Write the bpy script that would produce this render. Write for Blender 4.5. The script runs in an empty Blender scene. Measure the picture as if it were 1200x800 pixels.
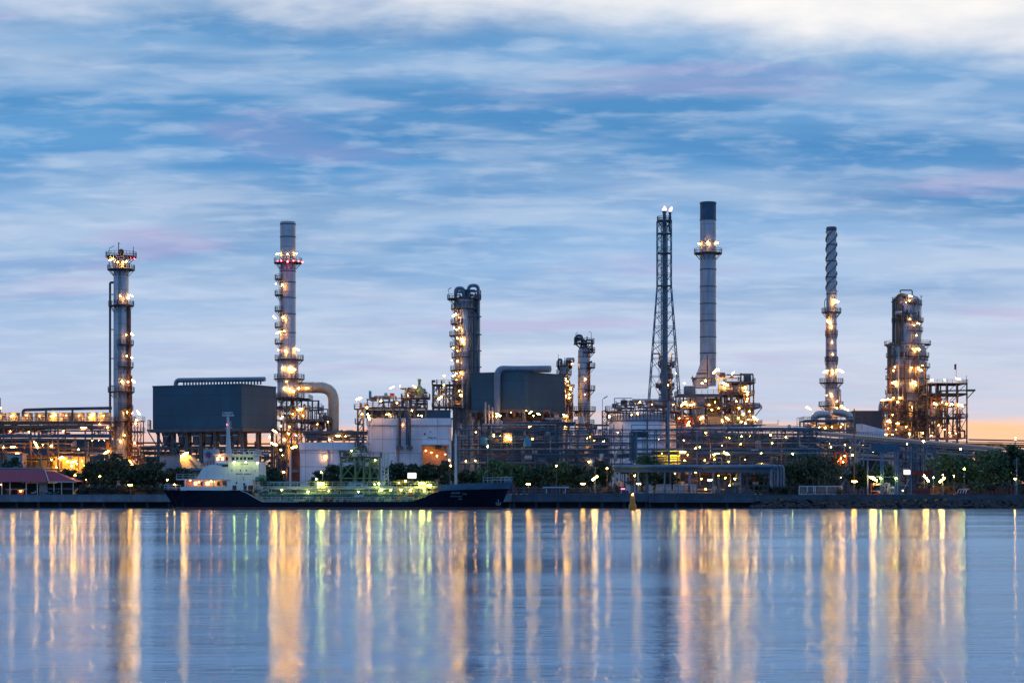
import bpy, math, random
import numpy as np
from mathutils import Vector, Matrix
R = math.radians
rnd = random.Random(7)
sc = bpy.context.scene
col = sc.collection

# ------------------------------------------------------------------ camera
F, HOR, EYE = 2400.0, 575.0, 4.0          # focal length in px of a 1200 px wide frame, horizon row, eye height
def P(px, py, Y): return Vector(((px-600)*Y/F, Y, EYE+(HOR-py)*Y/F))
def X(px, Y): return (px-600)*Y/F
def Z(py, Y): return EYE+(HOR-py)*Y/F
cam = bpy.data.objects.new('camera', bpy.data.cameras.new('camera')); col.objects.link(cam)
cam.location = (0, 0, EYE); cam.rotation_euler = (R(90), 0, 0)
cam.data.sensor_width = 36; cam.data.lens = 72; cam.data.shift_y = 175/1200
cam.data.clip_start = .5; cam.data.clip_end = 60000
sc.camera = cam
GZ = 3.0

# ------------------------------------------------------------------ node helpers
class NT:
    def __init__(s, tree): s.t = tree; s.n = tree.nodes; s.l = tree.links
    def add(s, typ, **kw):
        n = s.n.new(typ)
        for k, v in kw.items(): setattr(n, k, v)
        return n
    def put(s, sock, v):
        if hasattr(v, 'is_linked'): s.l.new(v, sock)
        else: sock.default_value = v
    def math(s, op, a, b=0.0, c=None, clamp=False):
        n = s.add('ShaderNodeMath', operation=op, use_clamp=clamp)
        s.put(n.inputs[0], a); s.put(n.inputs[1], b)
        if c is not None: s.put(n.inputs[2], c)
        return n.outputs[0]
    def smooth(s, v, lo, hi):
        n = s.add('ShaderNodeMapRange', interpolation_type='SMOOTHSTEP')
        s.put(n.inputs[0], v); n.inputs[1].default_value = lo; n.inputs[2].default_value = hi
        return n.outputs[0]
    def noise(s, vec, scale, detail=3, rough=.55, dist=0.0):
        n = s.add('ShaderNodeTexNoise'); s.put(n.inputs['Vector'], vec)
        n.inputs['Scale'].default_value = scale; n.inputs['Detail'].default_value = detail
        n.inputs['Roughness'].default_value = rough; n.inputs['Distortion'].default_value = dist
        return n.outputs['Fac']
    def mapping(s, vec, sc_=(1,1,1), loc=(0,0,0), rot=(0,0,0)):
        n = s.add('ShaderNodeMapping'); s.put(n.inputs['Vector'], vec)
        n.inputs['Scale'].default_value = sc_; n.inputs['Location'].default_value = loc; n.inputs['Rotation'].default_value = rot
        return n.outputs[0]
    def mix(s, fac, a, b, mode='MIX'):
        n = s.add('ShaderNodeMix', data_type='RGBA', blend_type=mode)
        s.put(n.inputs[0], fac)
        for sock, v in ((n.inputs[6], a), (n.inputs[7], b)):
            if isinstance(v, (tuple, list)): sock.default_value = tuple(v)[:3]+(1,)
            else: s.put(sock, v)
        return n.outputs[2]
    def comb(s, x, y, z=0.0):
        n = s.add('ShaderNodeCombineXYZ')
        for i, v in enumerate((x, y, z)): s.put(n.inputs[i], v)
        return n.outputs[0]
    def ramp(s, fac, stops):
        n = s.add('ShaderNodeValToRGB'); s.put(n.inputs[0], fac)
        e = n.color_ramp.elements
        while len(e) < len(stops): e.new(.5)
        for el, (p, c) in zip(e, stops): el.position = p; el.color = tuple(c)+(1,)
        return n.outputs[0]

# ------------------------------------------------------------------ sky
SUN_EL, SUN_AZ = 1.5, 24.0                # low sun far behind the right of the plant, azimuth from +Y towards +X
w = bpy.data.worlds.new('World'); sc.world = w; w.use_nodes = True
t = NT(w.node_tree); t.n.clear()
tc = t.add('ShaderNodeTexCoord')
sep = t.add('ShaderNodeSeparateXYZ'); t.put(sep.inputs[0], tc.outputs['Generated'])
dx, dy, dz = sep.outputs
zc = t.math('MAXIMUM', dz, 0.0)
yy = t.math('MAXIMUM', t.math('ABSOLUTE', dy), .05)
az = t.math('DIVIDE', dx, yy)
inv = t.math('DIVIDE', 1.0, t.math('ADD', zc, .13))
u = t.math('MULTIPLY', dx, inv); v = t.math('MULTIPLY', dy, inv)
pl = t.comb(u, v)                                        # flat cloud layer seen in perspective
warp = t.noise(t.mapping(pl, (.9, 1.2, 1)), 1.0, 3)
e_w = t.math('ADD', zc, t.math('MULTIPLY', t.math('SUBTRACT', warp, .5), .05))
grad = t.ramp(t.math('MULTIPLY', e_w, 2.0), [
    (0.0, (.52, .50, .62)), (.06, (.41, .48, .66)), (.13, (.38, .48, .68)), (.22, (.26, .43, .68)),
    (.31, (.09, .28, .56)), (.40, (.105, .295, .56)), (.45, (.20, .38, .62)), (.50, (.30, .44, .65)), (.62, (.24, .38, .64)), (1.0, (.20, .36, .66))])
sky = t.add('ShaderNodeTexSky', sky_type='NISHITA', sun_disc=False)
sky.sun_elevation = R(SUN_EL); sky.sun_rotation = R(SUN_AZ)
nish = t.mix(1.0, sky.outputs[0], (.010, .014, .022), 'MULTIPLY')
base = t.mix(1.0, grad, nish, 'ADD')
hi = t.smooth(zc, .05, .15)
# dark slate-blue banks
n1 = t.noise(t.mapping(pl, (.75, 1.7, 1), (3.1, 1.7, 0), (0, 0, R(5))), 1.0, 5, .5, .15)
base = t.mix(t.math('MULTIPLY', t.math('MULTIPLY', t.smooth(n1, .44, .62), .8), hi), base, (.062, .228, .485))
# pale cloud lumps and streaks
n2 = t.noise(t.mapping(pl, (.85, 2.5, 1), (11.3, 4.2, 0), (0, 0, R(-4))), 1.0, 5, .5, .25)
base = t.mix(t.math('MULTIPLY', t.smooth(n2, .46, .68), .58), base, (.43, .53, .68))
n2b = t.noise(t.mapping(pl, (2.9, 6.2, 1), (1.3, 8.2, 0), (0, 0, R(5))), 1.0, 5, .52, .2)
base = t.mix(t.math('MULTIPLY', t.smooth(n2b, .48, .68), .42), base, (.48, .58, .74))
n2c = t.noise(t.mapping(pl, (2.2, 5.2, 1), (7.3, 3.2, 0), (0, 0, R(-3))), 1.0, 5, .52, .2)
base = t.mix(t.math('MULTIPLY', t.math('MULTIPLY', t.smooth(n2c, .5, .68), .45), hi), base, (.080, .252, .53))
n2d = t.noise(t.mapping(pl, (9.0, 13.0, 1), (17.3, 5.2, 0), (0, 0, R(5))), 1.0, 4, .52, .2)
base = t.mix(t.math('MULTIPLY', t.smooth(n2d, .46, .7), .30), base, (.54, .63, .78))
# whiter banks low over the plant
n6 = t.noise(t.mapping(pl, (1.1, 2.0, 1), (31.3, 14.2, 0), (0, 0, R(3))), 1.0, 6, .55, .3)
lowm = t.math('MULTIPLY', t.smooth(zc, .03, .065), t.smooth(zc, .135, .085))
base = t.mix(t.math('MULTIPLY', t.math('MULTIPLY', t.smooth(n6, .44, .66), .55), lowm), base, (.66, .70, .80))
# faint pink flecks
n3 = t.noise(t.mapping(pl, (1.5, 3.2, 1), (21.3, 9.2, 0), (0, 0, R(7))), 1.0, 4, .5, .5)
base = t.mix(t.math('MULTIPLY', t.smooth(n3, .57, .72), .34), base, (.50, .36, .60))
# bright thin overcast at the top, thicker to the right
front = t.smooth(dy, 0.0, .4)
n4 = t.noise(t.mapping(pl, (2.4, 2.0, 1), (5.5, 2.2, 0)), 1.0, 6, .56, .2)
top = t.math('ADD', t.math('ADD', zc, t.math('MULTIPLY', t.math('SUBTRACT', n4, .5), .085)), t.math('MULTIPLY', az, .068))
topm = t.math('MULTIPLY', t.smooth(top, .207, .249), t.math('MULTIPLY', front, t.smooth(zc, .45, .27)))
base = t.mix(t.math('MULTIPLY', topm, .93), base, (.93, .89, .85))
# the sky behind the camera stays clear blue
base = t.mix(t.math('MULTIPLY', t.smooth(dy, .25, -.35), .85), base, (.17, .37, .74))
# dawn glow hugging the horizon, strongest at right
n5 = t.noise(t.mapping(pl, (1.2, 4.5, 1), (2.2, 6.1, 0)), 1.0, 5, .55, .3)
hz = t.math('ADD', zc, t.math('MULTIPLY', t.math('SUBTRACT', n5, .5), .05))
wz = t.math('ADD', .16, t.math('MULTIPLY', t.smooth(az, .15, .24), .84))
g1 = t.math('MULTIPLY', t.smooth(hz, .040, .016), t.math('MULTIPLY', wz, front))
base = t.mix(t.math('MULTIPLY', g1, .85), base, (1.0, .68, .42))
g2 = t.math('MULTIPLY', t.smooth(hz, .040, .014), t.math('MULTIPLY', t.math('ADD', .75, t.math('MULTIPLY', t.smooth(az, .1, .26), .25)), front))
base = t.mix(t.math('MULTIPLY', g2, .9), base, (1.2, .50, .16))
bg = t.add('ShaderNodeBackground'); t.put(bg.inputs[0], base); bg.inputs[1].default_value = 1.0
wo = t.add('ShaderNodeOutputWorld'); t.l.new(bg.outputs[0], wo.inputs[0])

sun = bpy.data.objects.new('sun', bpy.data.lights.new('sun', 'SUN')); col.objects.link(sun)
sun.data.energy = .25; sun.data.angle = R(10); sun.data.color = (1, .72, .5)
sd = Vector((math.sin(R(SUN_AZ))*math.cos(R(4)), math.cos(R(SUN_AZ))*math.cos(R(4)), math.sin(R(4))))
sun.rotation_euler = sd.to_track_quat('Z', 'Y').to_euler()

# ------------------------------------------------------------------ materials
M = {}
def mat(name, c, rough=.6, metal=0.0, var=.18, scale=.5, streak=0.0, seam=None, stripe=None, bump=0.0):
    m = bpy.data.materials.new(name); m.use_nodes = True
    t = NT(m.node_tree); b = t.n['Principled BSDF']
    tc = t.add('ShaderNodeTexCoord'); o = tc.outputs['Object']
    n = t.noise(o, scale, 5, .6)
    f = t.smooth(n, .28, .72)
    lo = tuple(x*(1-var) for x in c); hi = tuple(min(1, x*(1+var)) for x in c)
    cc = t.mix(f, lo, hi)
    if streak:
        n2 = t.noise(t.mapping(o, (1.1, 1.1, .07)), 1.0, 4, .6)
        cc = t.mix(t.math('MULTIPLY', t.smooth(n2, .5, .72), streak), cc, tuple(x*.4+y*.6 for x, y in zip(c, (.07, .05, .04))))
    if stripe or seam:
        sp = t.add('ShaderNodeSeparateXYZ'); t.put(sp.inputs[0], o)
    if stripe:      # sheet after sheet of cladding, each a slightly different tone
        a = t.math('ADD', t.math('MULTIPLY', sp.outputs[0], .95), t.math('MULTIPLY', sp.outputs[1], .6))
        k = t.math('FLOOR', t.math('DIVIDE', a, stripe))
        wn = t.add('ShaderNodeTexWhiteNoise', noise_dimensions='1D'); t.put(wn.inputs['W'], k)
        cc = t.mix(t.math('MULTIPLY', wn.outputs[0], .35), cc, tuple(x*.55 for x in c))
    if seam:        # panel joints
        for ax, stp, wd in seam:
            q = t.math('FRACT', t.math('DIVIDE', sp.outputs[ax], stp))
            cc = t.mix(t.math('MULTIPLY', t.math('LESS_THAN', q, wd/stp), .55), cc, tuple(x*.25 for x in c))
    t.put(b.inputs['Base Color'], cc)
    t.put(b.inputs['Roughness'], t.math('ADD', rough-.1, t.math('MULTIPLY', n, .2)))
    b.inputs['Metallic'].default_value = metal
    if bump:
        bn = t.add('ShaderNodeBump'); bn.inputs['Strength'].default_value = bump; bn.inputs['Distance'].default_value = .08
        t.put(bn.inputs['Height'], t.noise(o, scale*6, 4)); t.put(b.inputs['Normal'], bn.outputs[0])
    M[name] = m
    return m
mat('cladding_metal', (.36, .38, .41), .45, .45, .2, .35, .6, seam=[(2, 3.1, .14)])
mat('stack_metal', (.34, .37, .41), .5, .35, .16, .2, .55, seam=[(2, 6.2, .16)])
mat('duct_metal', (.42, .42, .42), .5, .4, .15, .4, .4)
mat('steel', (.085, .095, .11), .6, .2, .25, .8)
mat('deck_steel', (.085, .07, .07), .7, .2, .25, .8)
mat('rust_steel', (.17, .075, .05), .75, .1, .3, .6)
mat('brown_steel', (.15, .105, .075), .7, .1, .3, .6)
mat('blue_steel', (.035, .095, .155), .55, .2, .25, .4)
mat('pale_blue_pipe', (.08, .16, .24), .45, .25, .2, .4)
mat('silver_pipe', (.36, .36, .37), .4, .6, .2, .5)
mat('dark_pipe', (.045, .075, .11), .55, .3, .2, .5)
mat('yellow_paint', (.55, .36, .05), .5, 0, .15, .6)
mat('green_paint', (.16, .24, .10), .55, 0, .2, .6)
mat('teal_paint', (.03, .22, .30), .5, 0, .15, .6)
mat('red_paint', (.16, .02, .025), .5, 0, .2, .6)
mat('white_cladding', (.58, .66, .75), .55, .05, .08, .2, .3, seam=[(2, 3.6, .2), (0, 7.2, .15)])
mat('grey_cladding', (.30, .30, .33), .6, .05, .10, .2, .3, seam=[(2, 2.4, .08)])
mat('tank_white', (.56, .64, .73), .5, .05, .07, .15, .3, seam=[(2, 2.4, .06)])
mat('navy_cladding', (.024, .088, .135), .7, .05, .2, .12, .45, stripe=1.5, seam=[(2, 5.2, .12)])
mat('brown_cladding', (.06, .055, .06), .65, .05, .15, .2, .25, stripe=1.2)
mat('cream_cladding', (.50, .42, .26), .55, .0, .12, .3, .3)
mat('pink_wall', (.48, .33, .27), .6, 0, .12, .3, .25)
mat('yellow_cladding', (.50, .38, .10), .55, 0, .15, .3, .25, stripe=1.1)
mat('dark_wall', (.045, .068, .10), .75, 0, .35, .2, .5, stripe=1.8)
mat('concrete', (.14, .17, .20), .85, 0, .25, .35, .5, bump=.3, seam=[(0, 6.0, .06)])
mat('dark_concrete', (.035, .04, .045), .9, 0, .4, .4, .4, bump=.5)
mat('ground_earth', (.10, .10, .09), .95, 0, .3, .05)
mat('hull_navy', (.003, .008, .019), .75, .0, .3, .25, .12)
mat('hull_red', (.09, .02, .022), .6, 0, .3, .4, .3)
mat('bulwark_blue', (.09, .17, .23), .5, 0, .15, .3, .3)
mat('ship_white', (.60, .63, .62), .5, 0, .08, .4, .25)
mat('ship_green', (.045, .16, .10), .6, 0, .2, .5, .3)
mat('ship_pipe', (.42, .46, .34), .5, .1, .2, .5)
mat('ship_blue', (.16, .36, .52), .5, 0, .12, .5)
mat('pale_mast', (.42, .46, .48), .5, .1, .1, .5, .2)
mat('roof_red', (.22, .015, .05), .6, 0, .2, .5, .3)
mat('roof_teal', (.10, .22, .28), .5, .1, .15, .4)
mat('cream_post', (.50, .46, .32), .6, 0, .1, .6)
mat('glass_dark', (.02, .025, .03), .12, 0, .1, .5)
mat('black_rubber', (.012, .012, .013), .8, 0, .3, 1.5)
mat('rock', (.022, .024, .028), .9, 0, .4, .9, bump=.7)
mat('bark', (.06, .045, .03), .9, 0, .3, 1.5, bump=.5)
mat('orange_buoy', (.55, .20, .015), .5, 0, .15, 1.0, .3)
mat('fence_white', (.45, .50, .52), .5, 0, .1, .6)
mat('logo_blue', (.03, .05, .22), .5); mat('logo_red', (.35, .03, .05), .5); mat('funnel_buff', (.36, .34, .32), .55, 0, .12, .5, .3)
mat('mark_white', (.12, .15, .17), .6); mat('mark_dark', (.05, .06, .07), .6)
mat('flag_red', (.35, .03, .06), .8); mat('wood_brown', (.14, .08, .045), .8)
mat('mark_amber', (.42, .2, .04), .7, 0, .3, .8)

mat('beige_duct', (.44, .38, .29), .5, .3, .15, .4, .45); mat('blue_duct', (.16, .21, .265), .5, .3, .15, .4, .4); mat('flare_blue', (.065, .145, .21), .55, .2, .2, .4)
mat('quay_dark', (.055, .075, .10), .85, 0, .35, .3, .6, bump=.4, seam=[(0, 6.0, .08)])
M['hull_navy'].node_tree.nodes['Principled BSDF'].inputs['Specular IOR Level'].default_value = .15
def leaf_mat(name, c):
    m = bpy.data.materials.new(name); m.use_nodes = True
    t = NT(m.node_tree); b = t.n['Principled BSDF']
    g = t.add('ShaderNodeNewGeometry'); tc = t.add('ShaderNodeTexCoord')
    n = t.noise(tc.outputs['Object'], .45, 3)
    f = t.math('ADD', t.math('MULTIPLY', g.outputs['Random Per Island'], .6), t.math('MULTIPLY', n, .5))
    t.put(b.inputs['Base Color'], t.mix(f, tuple(x*.45 for x in c), tuple(x*1.6 for x in c)))
    b.inputs['Roughness'].default_value = .6
    M[name] = m
leaf_mat('leaf_dark', (.019, .05, .024)); leaf_mat('leaf_mid', (.042, .105, .04)); leaf_mat('leaf_olive', (.035, .048, .022))
leaf_mat('hedge_leaf', (.010, .028, .02)); leaf_mat('grass_leaf', (.04, .09, .03))

LAMPC = {'warm': (1.0, .37, .045), 'white': (1.0, .43, .078), 'orange': (1.0, .27, .04), 'lime': (.92, .80, .10),
         'red': (1.0, .04, .05), 'green': (.85, .92, .17), 'cold': (.95, 1.0, .92), 'pink': (1.0, .1, .35)}
LAMPE = {'warm': 160, 'white': 160, 'orange': 140, 'lime': 150, 'red': 45, 'green': 120, 'cold': 50, 'pink': 6}
def emit(name, c, e):
    m = bpy.data.materials.new(name); m.use_nodes = True
    t = NT(m.node_tree); b = t.n['Principled BSDF']
    b.inputs['Base Color'].default_value = (.8, .8, .8, 1)
    b.inputs['Emission Color'].default_value = c+(1,); b.inputs['Emission Strength'].default_value = e
    M[name] = m
for k in LAMPC: emit('glow_'+k, LAMPC[k], LAMPE[k])
emit('flame', (1.0, .50, .30), 4.0); emit('lit_board', (1.0, .92, .75), 3.0)
emit('lit_window', (1.0, .42, .18), 3.0)

def water_mat():
    m = bpy.data.materials.new('river_water'); m.use_nodes = True
    t = NT(m.node_tree); t.n.clear()
    tc = t.add('ShaderNodeTexCoord'); o = tc.outputs['Object']
    big = t.noise(t.mapping(o, (.012, .05, 1)), 1.0, 4, .55, .6)
    mid = t.noise(t.mapping(o, (.09, .5, 1)), 1.0, 3)
    patch = t.smooth(t.math('ADD', t.math('MULTIPLY', big, .6), t.math('MULTIPLY', mid, .4)), .4, .62)
    h1 = t.noise(t.mapping(o, (.3, .5, 1)), 1.0, 3, .55, .3)
    h2 = t.noise(t.mapping(o, (.8, 1.7, 1)), 1.0, 4, .6, .2)
    h4 = t.noise(t.mapping(o, (2.2, 6.0, 1)), 1.0, 2, .5)
    h3 = t.noise(t.mapping(o, (.02, .09, 1)), 1.0, 2, .5, .4)
    amp = t.math('ADD', .45, t.smooth(big, .3, .7))
    h = t.math('ADD', t.math('MULTIPLY', t.math('ADD', t.math('MULTIPLY', h1, .024), t.math('ADD', t.math('MULTIPLY', h2, .026), t.math('MULTIPLY', h4, .0045))), amp), t.math('MULTIPLY', h3, .05))
    bn = t.add('ShaderNodeBump'); bn.inputs['Strength'].default_value = 1.0; bn.inputs['Distance'].default_value = 1.0
    t.put(bn.inputs['Height'], h)
    g = t.add('ShaderNodeBsdfAnisotropic'); g.inputs['Color'].default_value = (.63, .83, .99, 1)      # blue tint put into the reflection for a dusk look
    t.put(g.inputs['Roughness'], t.math('ADD', .08, t.math('MULTIPLY', patch, .036)))
    g.inputs['Anisotropy'].default_value = .55
    t.put(g.inputs['Tangent'], t.comb(1.0, 0.0, 0.0)); t.put(g.inputs['Normal'], bn.outputs[0])
    d = t.add('ShaderNodeBsdfDiffuse'); d.inputs['Color'].default_value = (.018, .075, .20, 1)
    f = t.add('ShaderNodeFresnel'); f.inputs['IOR'].default_value = 1.5
    mx = t.add('ShaderNodeMixShader'); t.put(mx.inputs[0], t.math('ADD', .06, t.math('MULTIPLY', f.outputs[0], .92)))
    t.l.new(d.outputs[0], mx.inputs[1]); t.l.new(g.outputs[0], mx.inputs[2])
    out = t.add('ShaderNodeOutputMaterial'); t.l.new(mx.outputs[0], out.inputs[0])
    M['water'] = m
water_mat()

# ------------------------------------------------------------------ mesh building
class MB:
    """collects shapes in world space; build() links them as ONE mesh object"""
    def __init__(s): s.v = []; s.f = []; s.m = []; s.cur = 0
    def add(s, vs, fs):
        o = len(s.v); s.v += [tuple(q) for q in vs]
        s.f += [tuple(i+o for i in f) for f in fs]; s.m += [s.cur]*len(fs)
        return s
    def slot(s, i): s.cur = i; return s
    def box(s, x0, x1, y0, y1, z0, z1):
        vs = [(x, y, z) for z in (z0, z1) for y in (y0, y1) for x in (x0, x1)]
        return s.add(vs, [(0,2,3,1), (4,5,7,6), (0,1,5,4), (2,6,7,3), (0,4,6,2), (1,3,7,5)])
    def pbox(s, xa, xb, yt, yb, Y, d):
        """box from its front outline in the photo's rows and columns at depth Y, d metres deep"""
        return s.box(X(xa, Y), X(xb, Y), Y, Y+d, Z(yb, Y), Z(yt, Y))
    def prism(s, pts, z0, z1):
        n = len(pts)
        vs = [(p[0], p[1], z0) for p in pts]+[(p[0], p[1], z1) for p in pts]
        return s.add(vs, [tuple(range(n))[::-1], tuple(range(n, 2*n))]+[(i, (i+1) % n, (i+1) % n+n, i+n) for i in range(n)])
    def rbox(s, xa, xb, yt, yb, Y, d, r=1.8):
        """upright block with rounded vertical corners"""
        x0, x1, pts = X(xa, Y), X(xb, Y), []
        for cx, cy, a0 in ((x1-r, Y+r, 270), (x1-r, Y+d-r, 0), (x0+r, Y+d-r, 90), (x0+r, Y+r, 180)):
            for k in range(7): a = R(a0+15*k); pts.append((cx+r*math.cos(a), cy+r*math.sin(a)))
        return s.prism(pts, Z(yb, Y), Z(yt, Y))
    def extr(s, pts, y0, y1):
        """outline in x,z extruded along y"""
        n = len(pts)
        vs = [(p[0], y0, p[1]) for p in pts]+[(p[0], y1, p[1]) for p in pts]
        return s.add(vs, [tuple(range(n)), tuple(range(n, 2*n))[::-1]]+[(i+n, (i+1) % n+n, (i+1) % n, i) for i in range(n)])
    def rod(s, a, b, r, n=6, r2=None, cap=True):
        a = Vector(a); b = Vector(b); r2 = r if r2 is None else r2
        d = b-a
        if d.length < 1e-6: return s
        d.normalize()
        up = Vector((0, 0, 1)) if abs(d.z) < .9 else Vector((1, 0, 0))
        e1 = d.cross(up).normalized(); e2 = d.cross(e1)
        off = math.pi/4 if n == 4 else 0
        vs = []
        for c, rr in ((a, r), (b, r2)):
            for i in range(n):
                q = 2*math.pi*i/n+off
                vs.append(c+e1*(rr*math.cos(q))+e2*(rr*math.sin(q)))
        fs = [(i, i+n, (i+1) % n+n, (i+1) % n) for i in range(n)]
        if cap: fs += [tuple(range(n)), tuple(range(n, 2*n))[::-1]]
        return s.add(vs, fs)
    def bar(s, a, b, w): return s.rod(a, b, w*.7071, 4)
    def tube(s, pts, r, n=8):
        pts = [Vector(p) for p in pts]
        rings = []
        N = Vector((0, 0, 1))
        for i, p in enumerate(pts):
            d = (pts[min(i+1, len(pts)-1)]-pts[max(i-1, 0)]).normalized()
            up = Vector((0, 1, 0)) if abs(d.y) < .9 else Vector((0, 0, 1))
            e1 = d.cross(up).normalized(); e2 = d.cross(e1)
            rr = r[i] if isinstance(r, (list, tuple)) else r
            rings.append([p+e1*(rr*math.cos(2*math.pi*k/n))+e2*(rr*math.sin(2*math.pi*k/n)) for k in range(n)])
        vs = [q for g in rings for q in g]
        fs = [(i*n+k, i*n+(k+1) % n, (i+1)*n+(k+1) % n, (i+1)*n+k) for i in range(len(pts)-1) for k in range(n)]
        fs += [tuple(range(n))[::-1], tuple(range((len(pts)-1)*n, len(pts)*n))]
        return s.add(vs, fs)
    def lathe(s, cx, cy, prof, n=24):
        """prof: list of (radius, z) from bottom to top"""
        vs = [(cx+r*math.cos(2*math.pi*k/n), cy+r*math.sin(2*math.pi*k/n), z) for r, z in prof for k in range(n)]
        fs = [(i*n+k, i*n+(k+1) % n, (i+1)*n+(k+1) % n, (i+1)*n+k) for i in range(len(prof)-1) for k in range(n)]
        fs += [tuple(range(n))[::-1], tuple(range((len(prof)-1)*n, len(prof)*n))]
        return s.add(vs, fs)
    def hvessel(s, a, b, r, n=14):
        """horizontal or upright drum with domed ends from a to b"""
        a = Vector(a); b = Vector(b); d = (b-a).normalized(); L = (b-a).length
        k = min(r*.5, L*.25)
        pts = [a, a+d*k*.15, a+d*k*.5, a+d*k]+[b-d*k, b-d*k*.5, b-d*k*.15, b]
        rs = [r*.05, r*.55, r*.88, r, r, r*.88, r*.55, r*.05]
        return s.tube(pts, rs, n)
    def ball(s, c, r, n=10, m=6, sz=1.0):
        prof = [(max(.02*r, r*math.sin(math.pi*i/m)), c[2]-r*sz*math.cos(math.pi*i/m)) for i in range(m+1)]
        return s.lathe(c[0], c[1], prof, n)
    def rail(s, pts, h=1.1, step=1.6, w=.09):
        pts = [Vector(p) for p in pts]
        for a, b in zip(pts, pts[1:]):
            L = (b-a).length
            if L < .05: continue
            for hh in (h, h*.5): s.bar(a+Vector((0, 0, hh)), b+Vector((0, 0, hh)), w)
            k = max(1, round(L/step))
            for i in range(k+1):
                p = a.lerp(b, i/k); s.bar(p, p+Vector((0, 0, h)), w)
        return s
    def ladder(s, a, b, side, w=.6, cage=True):
        a = Vector(a); b = Vector(b); sd = Vector(side).normalized()*w*.5
        s.bar(a-sd, b-sd, .1); s.bar(a+sd, b+sd, .1)
        L = (b-a).length; k = int(L/.6)
        for i in range(1, k): s.bar(a.lerp(b, i/k)-sd, a.lerp(b, i/k)+sd, .05)
        return s
    def build(s, name, m, parent=None, smooth=False):
        me = bpy.data.meshes.new(name)
        off = origin(parent) if parent else Vector((0, 0, 0))
        me.from_pydata([(q[0]-off.x, q[1]-off.y, q[2]-off.z) for q in s.v], [], s.f)
        for k in ([m] if isinstance(m, str) else m): me.materials.append(M[k])
        if any(s.m): me.polygons.foreach_set('material_index', s.m)
        if smooth:
            me.polygons.foreach_set('use_smooth', [True]*len(s.f))
            try: me.set_sharp_from_angle(angle=R(40))
            except Exception: pass
        me.update()
        o = bpy.data.objects.new(name, me); col.objects.link(o)
        if parent: o.parent = parent
        return o
def origin(o):
    v = Vector((0, 0, 0))
    while o is not None: v += o.location; o = o.parent
    return v
def tag(o, label, cat, group=None, kind=None):
    if label: o['label'] = label
    if cat: o['category'] = cat
    if group: o['group'] = group
    if kind: o['kind'] = kind
    return o
def thing(name, label, cat, px, Y, z=GZ, group=None):
    o = bpy.data.objects.new(name, None); col.objects.link(o)
    o.location = (X(px, Y), Y, z); o.empty_display_size = 2
    return tag(o, label, cat, group)
def single(name, mb, m, label, cat, px, Y, z=GZ, group=None, smooth=False):
    """a thing that is one mesh, its origin at its base"""
    o = mb.build(name, m, None, smooth)
    off = Vector((X(px, Y), Y, z))
    for q in o.data.vertices: q.co -= off
    o.location = off
    return tag(o, label, cat, group)
def part(name, mb, m, parent, smooth=False): return mb.build(name, m, parent, smooth)

# ------------------------------------------------------------------ lamps (shared mesh per kind and colour)
_lamp = {}
def lamp_mesh(shape, c):
    if (shape, c) not in _lamp:
        b = MB()
        if shape == 'bulb':
            b.slot(1).lathe(0, 0, [(.1, .17), (.2, .27), (.08, .42)], 8)
            b.slot(0).ball((0, 0, 0), .19, 8, 5)
        elif shape == 'dot':
            b.slot(1).lathe(0, 0, [(.08, .11), (.1, .25)], 6)
            b.slot(0).ball((0, 0, 0), .12, 8, 5)
        elif shape == 'tube':
            b.slot(1).box(-.7, .7, -.1, .1, .13, .22)
            b.slot(0).tube([(-.66, 0, 0), (-.6, 0, 0), (.6, 0, 0), (.66, 0, 0)], [.08, .13, .13, .08], 8)
        me = b.build('lamp', ['glow_'+c, 'steel']).data
        o = bpy.data.objects['lamp'] if 'lamp' in bpy.data.objects else None
        for o in list(col.objects):
            if o.data is me: bpy.data.objects.remove(o)
        _lamp[shape, c] = me
    return _lamp[shape, c]
def lamp(parent, px, py, Y, c='warm', shape='bulb', tilt=0.0):
    o = bpy.data.objects.new('lamp', lamp_mesh(shape, c)); col.objects.link(o)
    o.parent = parent; o.location = P(px, py, Y)-origin(parent)
    o.rotation_euler = (0, -R(tilt), 0)
    o.scale = (rnd.choice([.7, .8, .9, 1, 1.1, 1.25]),)*3
    return o
def lamps(parent, Y, spec):
    """spec: 'x,y[,colour[,shape[,tilt]]]; ...'"""
    for it in spec.split(';'):
        q = it.strip().split(',')
        lamp(parent, float(q[0]), float(q[1]), Y, q[2] if len(q) > 2 and q[2] else 'warm', q[3] if len(q) > 3 else 'bulb', float(q[4]) if len(q) > 4 else 0)

# ------------------------------------------------------------------ plant pieces
def ring(parent, cx, cy, z, r0, r1, a0=0, a1=360, m='deck_steel', h=1.15):
    """walkway round a shell with its handrail and brackets"""
    n = max(5, int((a1-a0)/15))
    an = [R(a0+(a1-a0)*i/n) for i in range(n+1)]
    b = MB()
    for p, q in zip(an, an[1:]):
        vs = []
        for zz in (z-.18, z+.1):
            for r in (r0, r1):
                for a in (p, q): vs.append((cx+r*math.cos(a), cy+r*math.sin(a), zz))
        b.add(vs, [(0,1,3,2), (4,6,7,5), (2,3,7,6), (0,4,5,1), (0,2,6,4), (1,5,7,3)])
    for a in an[::2]:
        b.bar((cx+r1*.96*math.cos(a), cy+r1*.96*math.sin(a), z-.1), (cx+r0*math.cos(a), cy+r0*math.sin(a), z-1.1-(r1-r0)*.4), .12)
    pf = part('platform', b, m, parent)
    k = MB()
    pts = [(cx+(r1-.05)*math.cos(a), cy+(r1-.05)*math.sin(a), z+.1) for a in an]
    if a1-a0 < 359:
        pts = [(cx+r0*math.cos(an[0]), cy+r0*math.sin(an[0]), z+.1)]+pts+[(cx+r0*math.cos(an[-1]), cy+r0*math.sin(an[-1]), z+.1)]
    k.rail(pts, h, 1.5)
    part('handrail', k, m, pf)
    return pf
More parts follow.
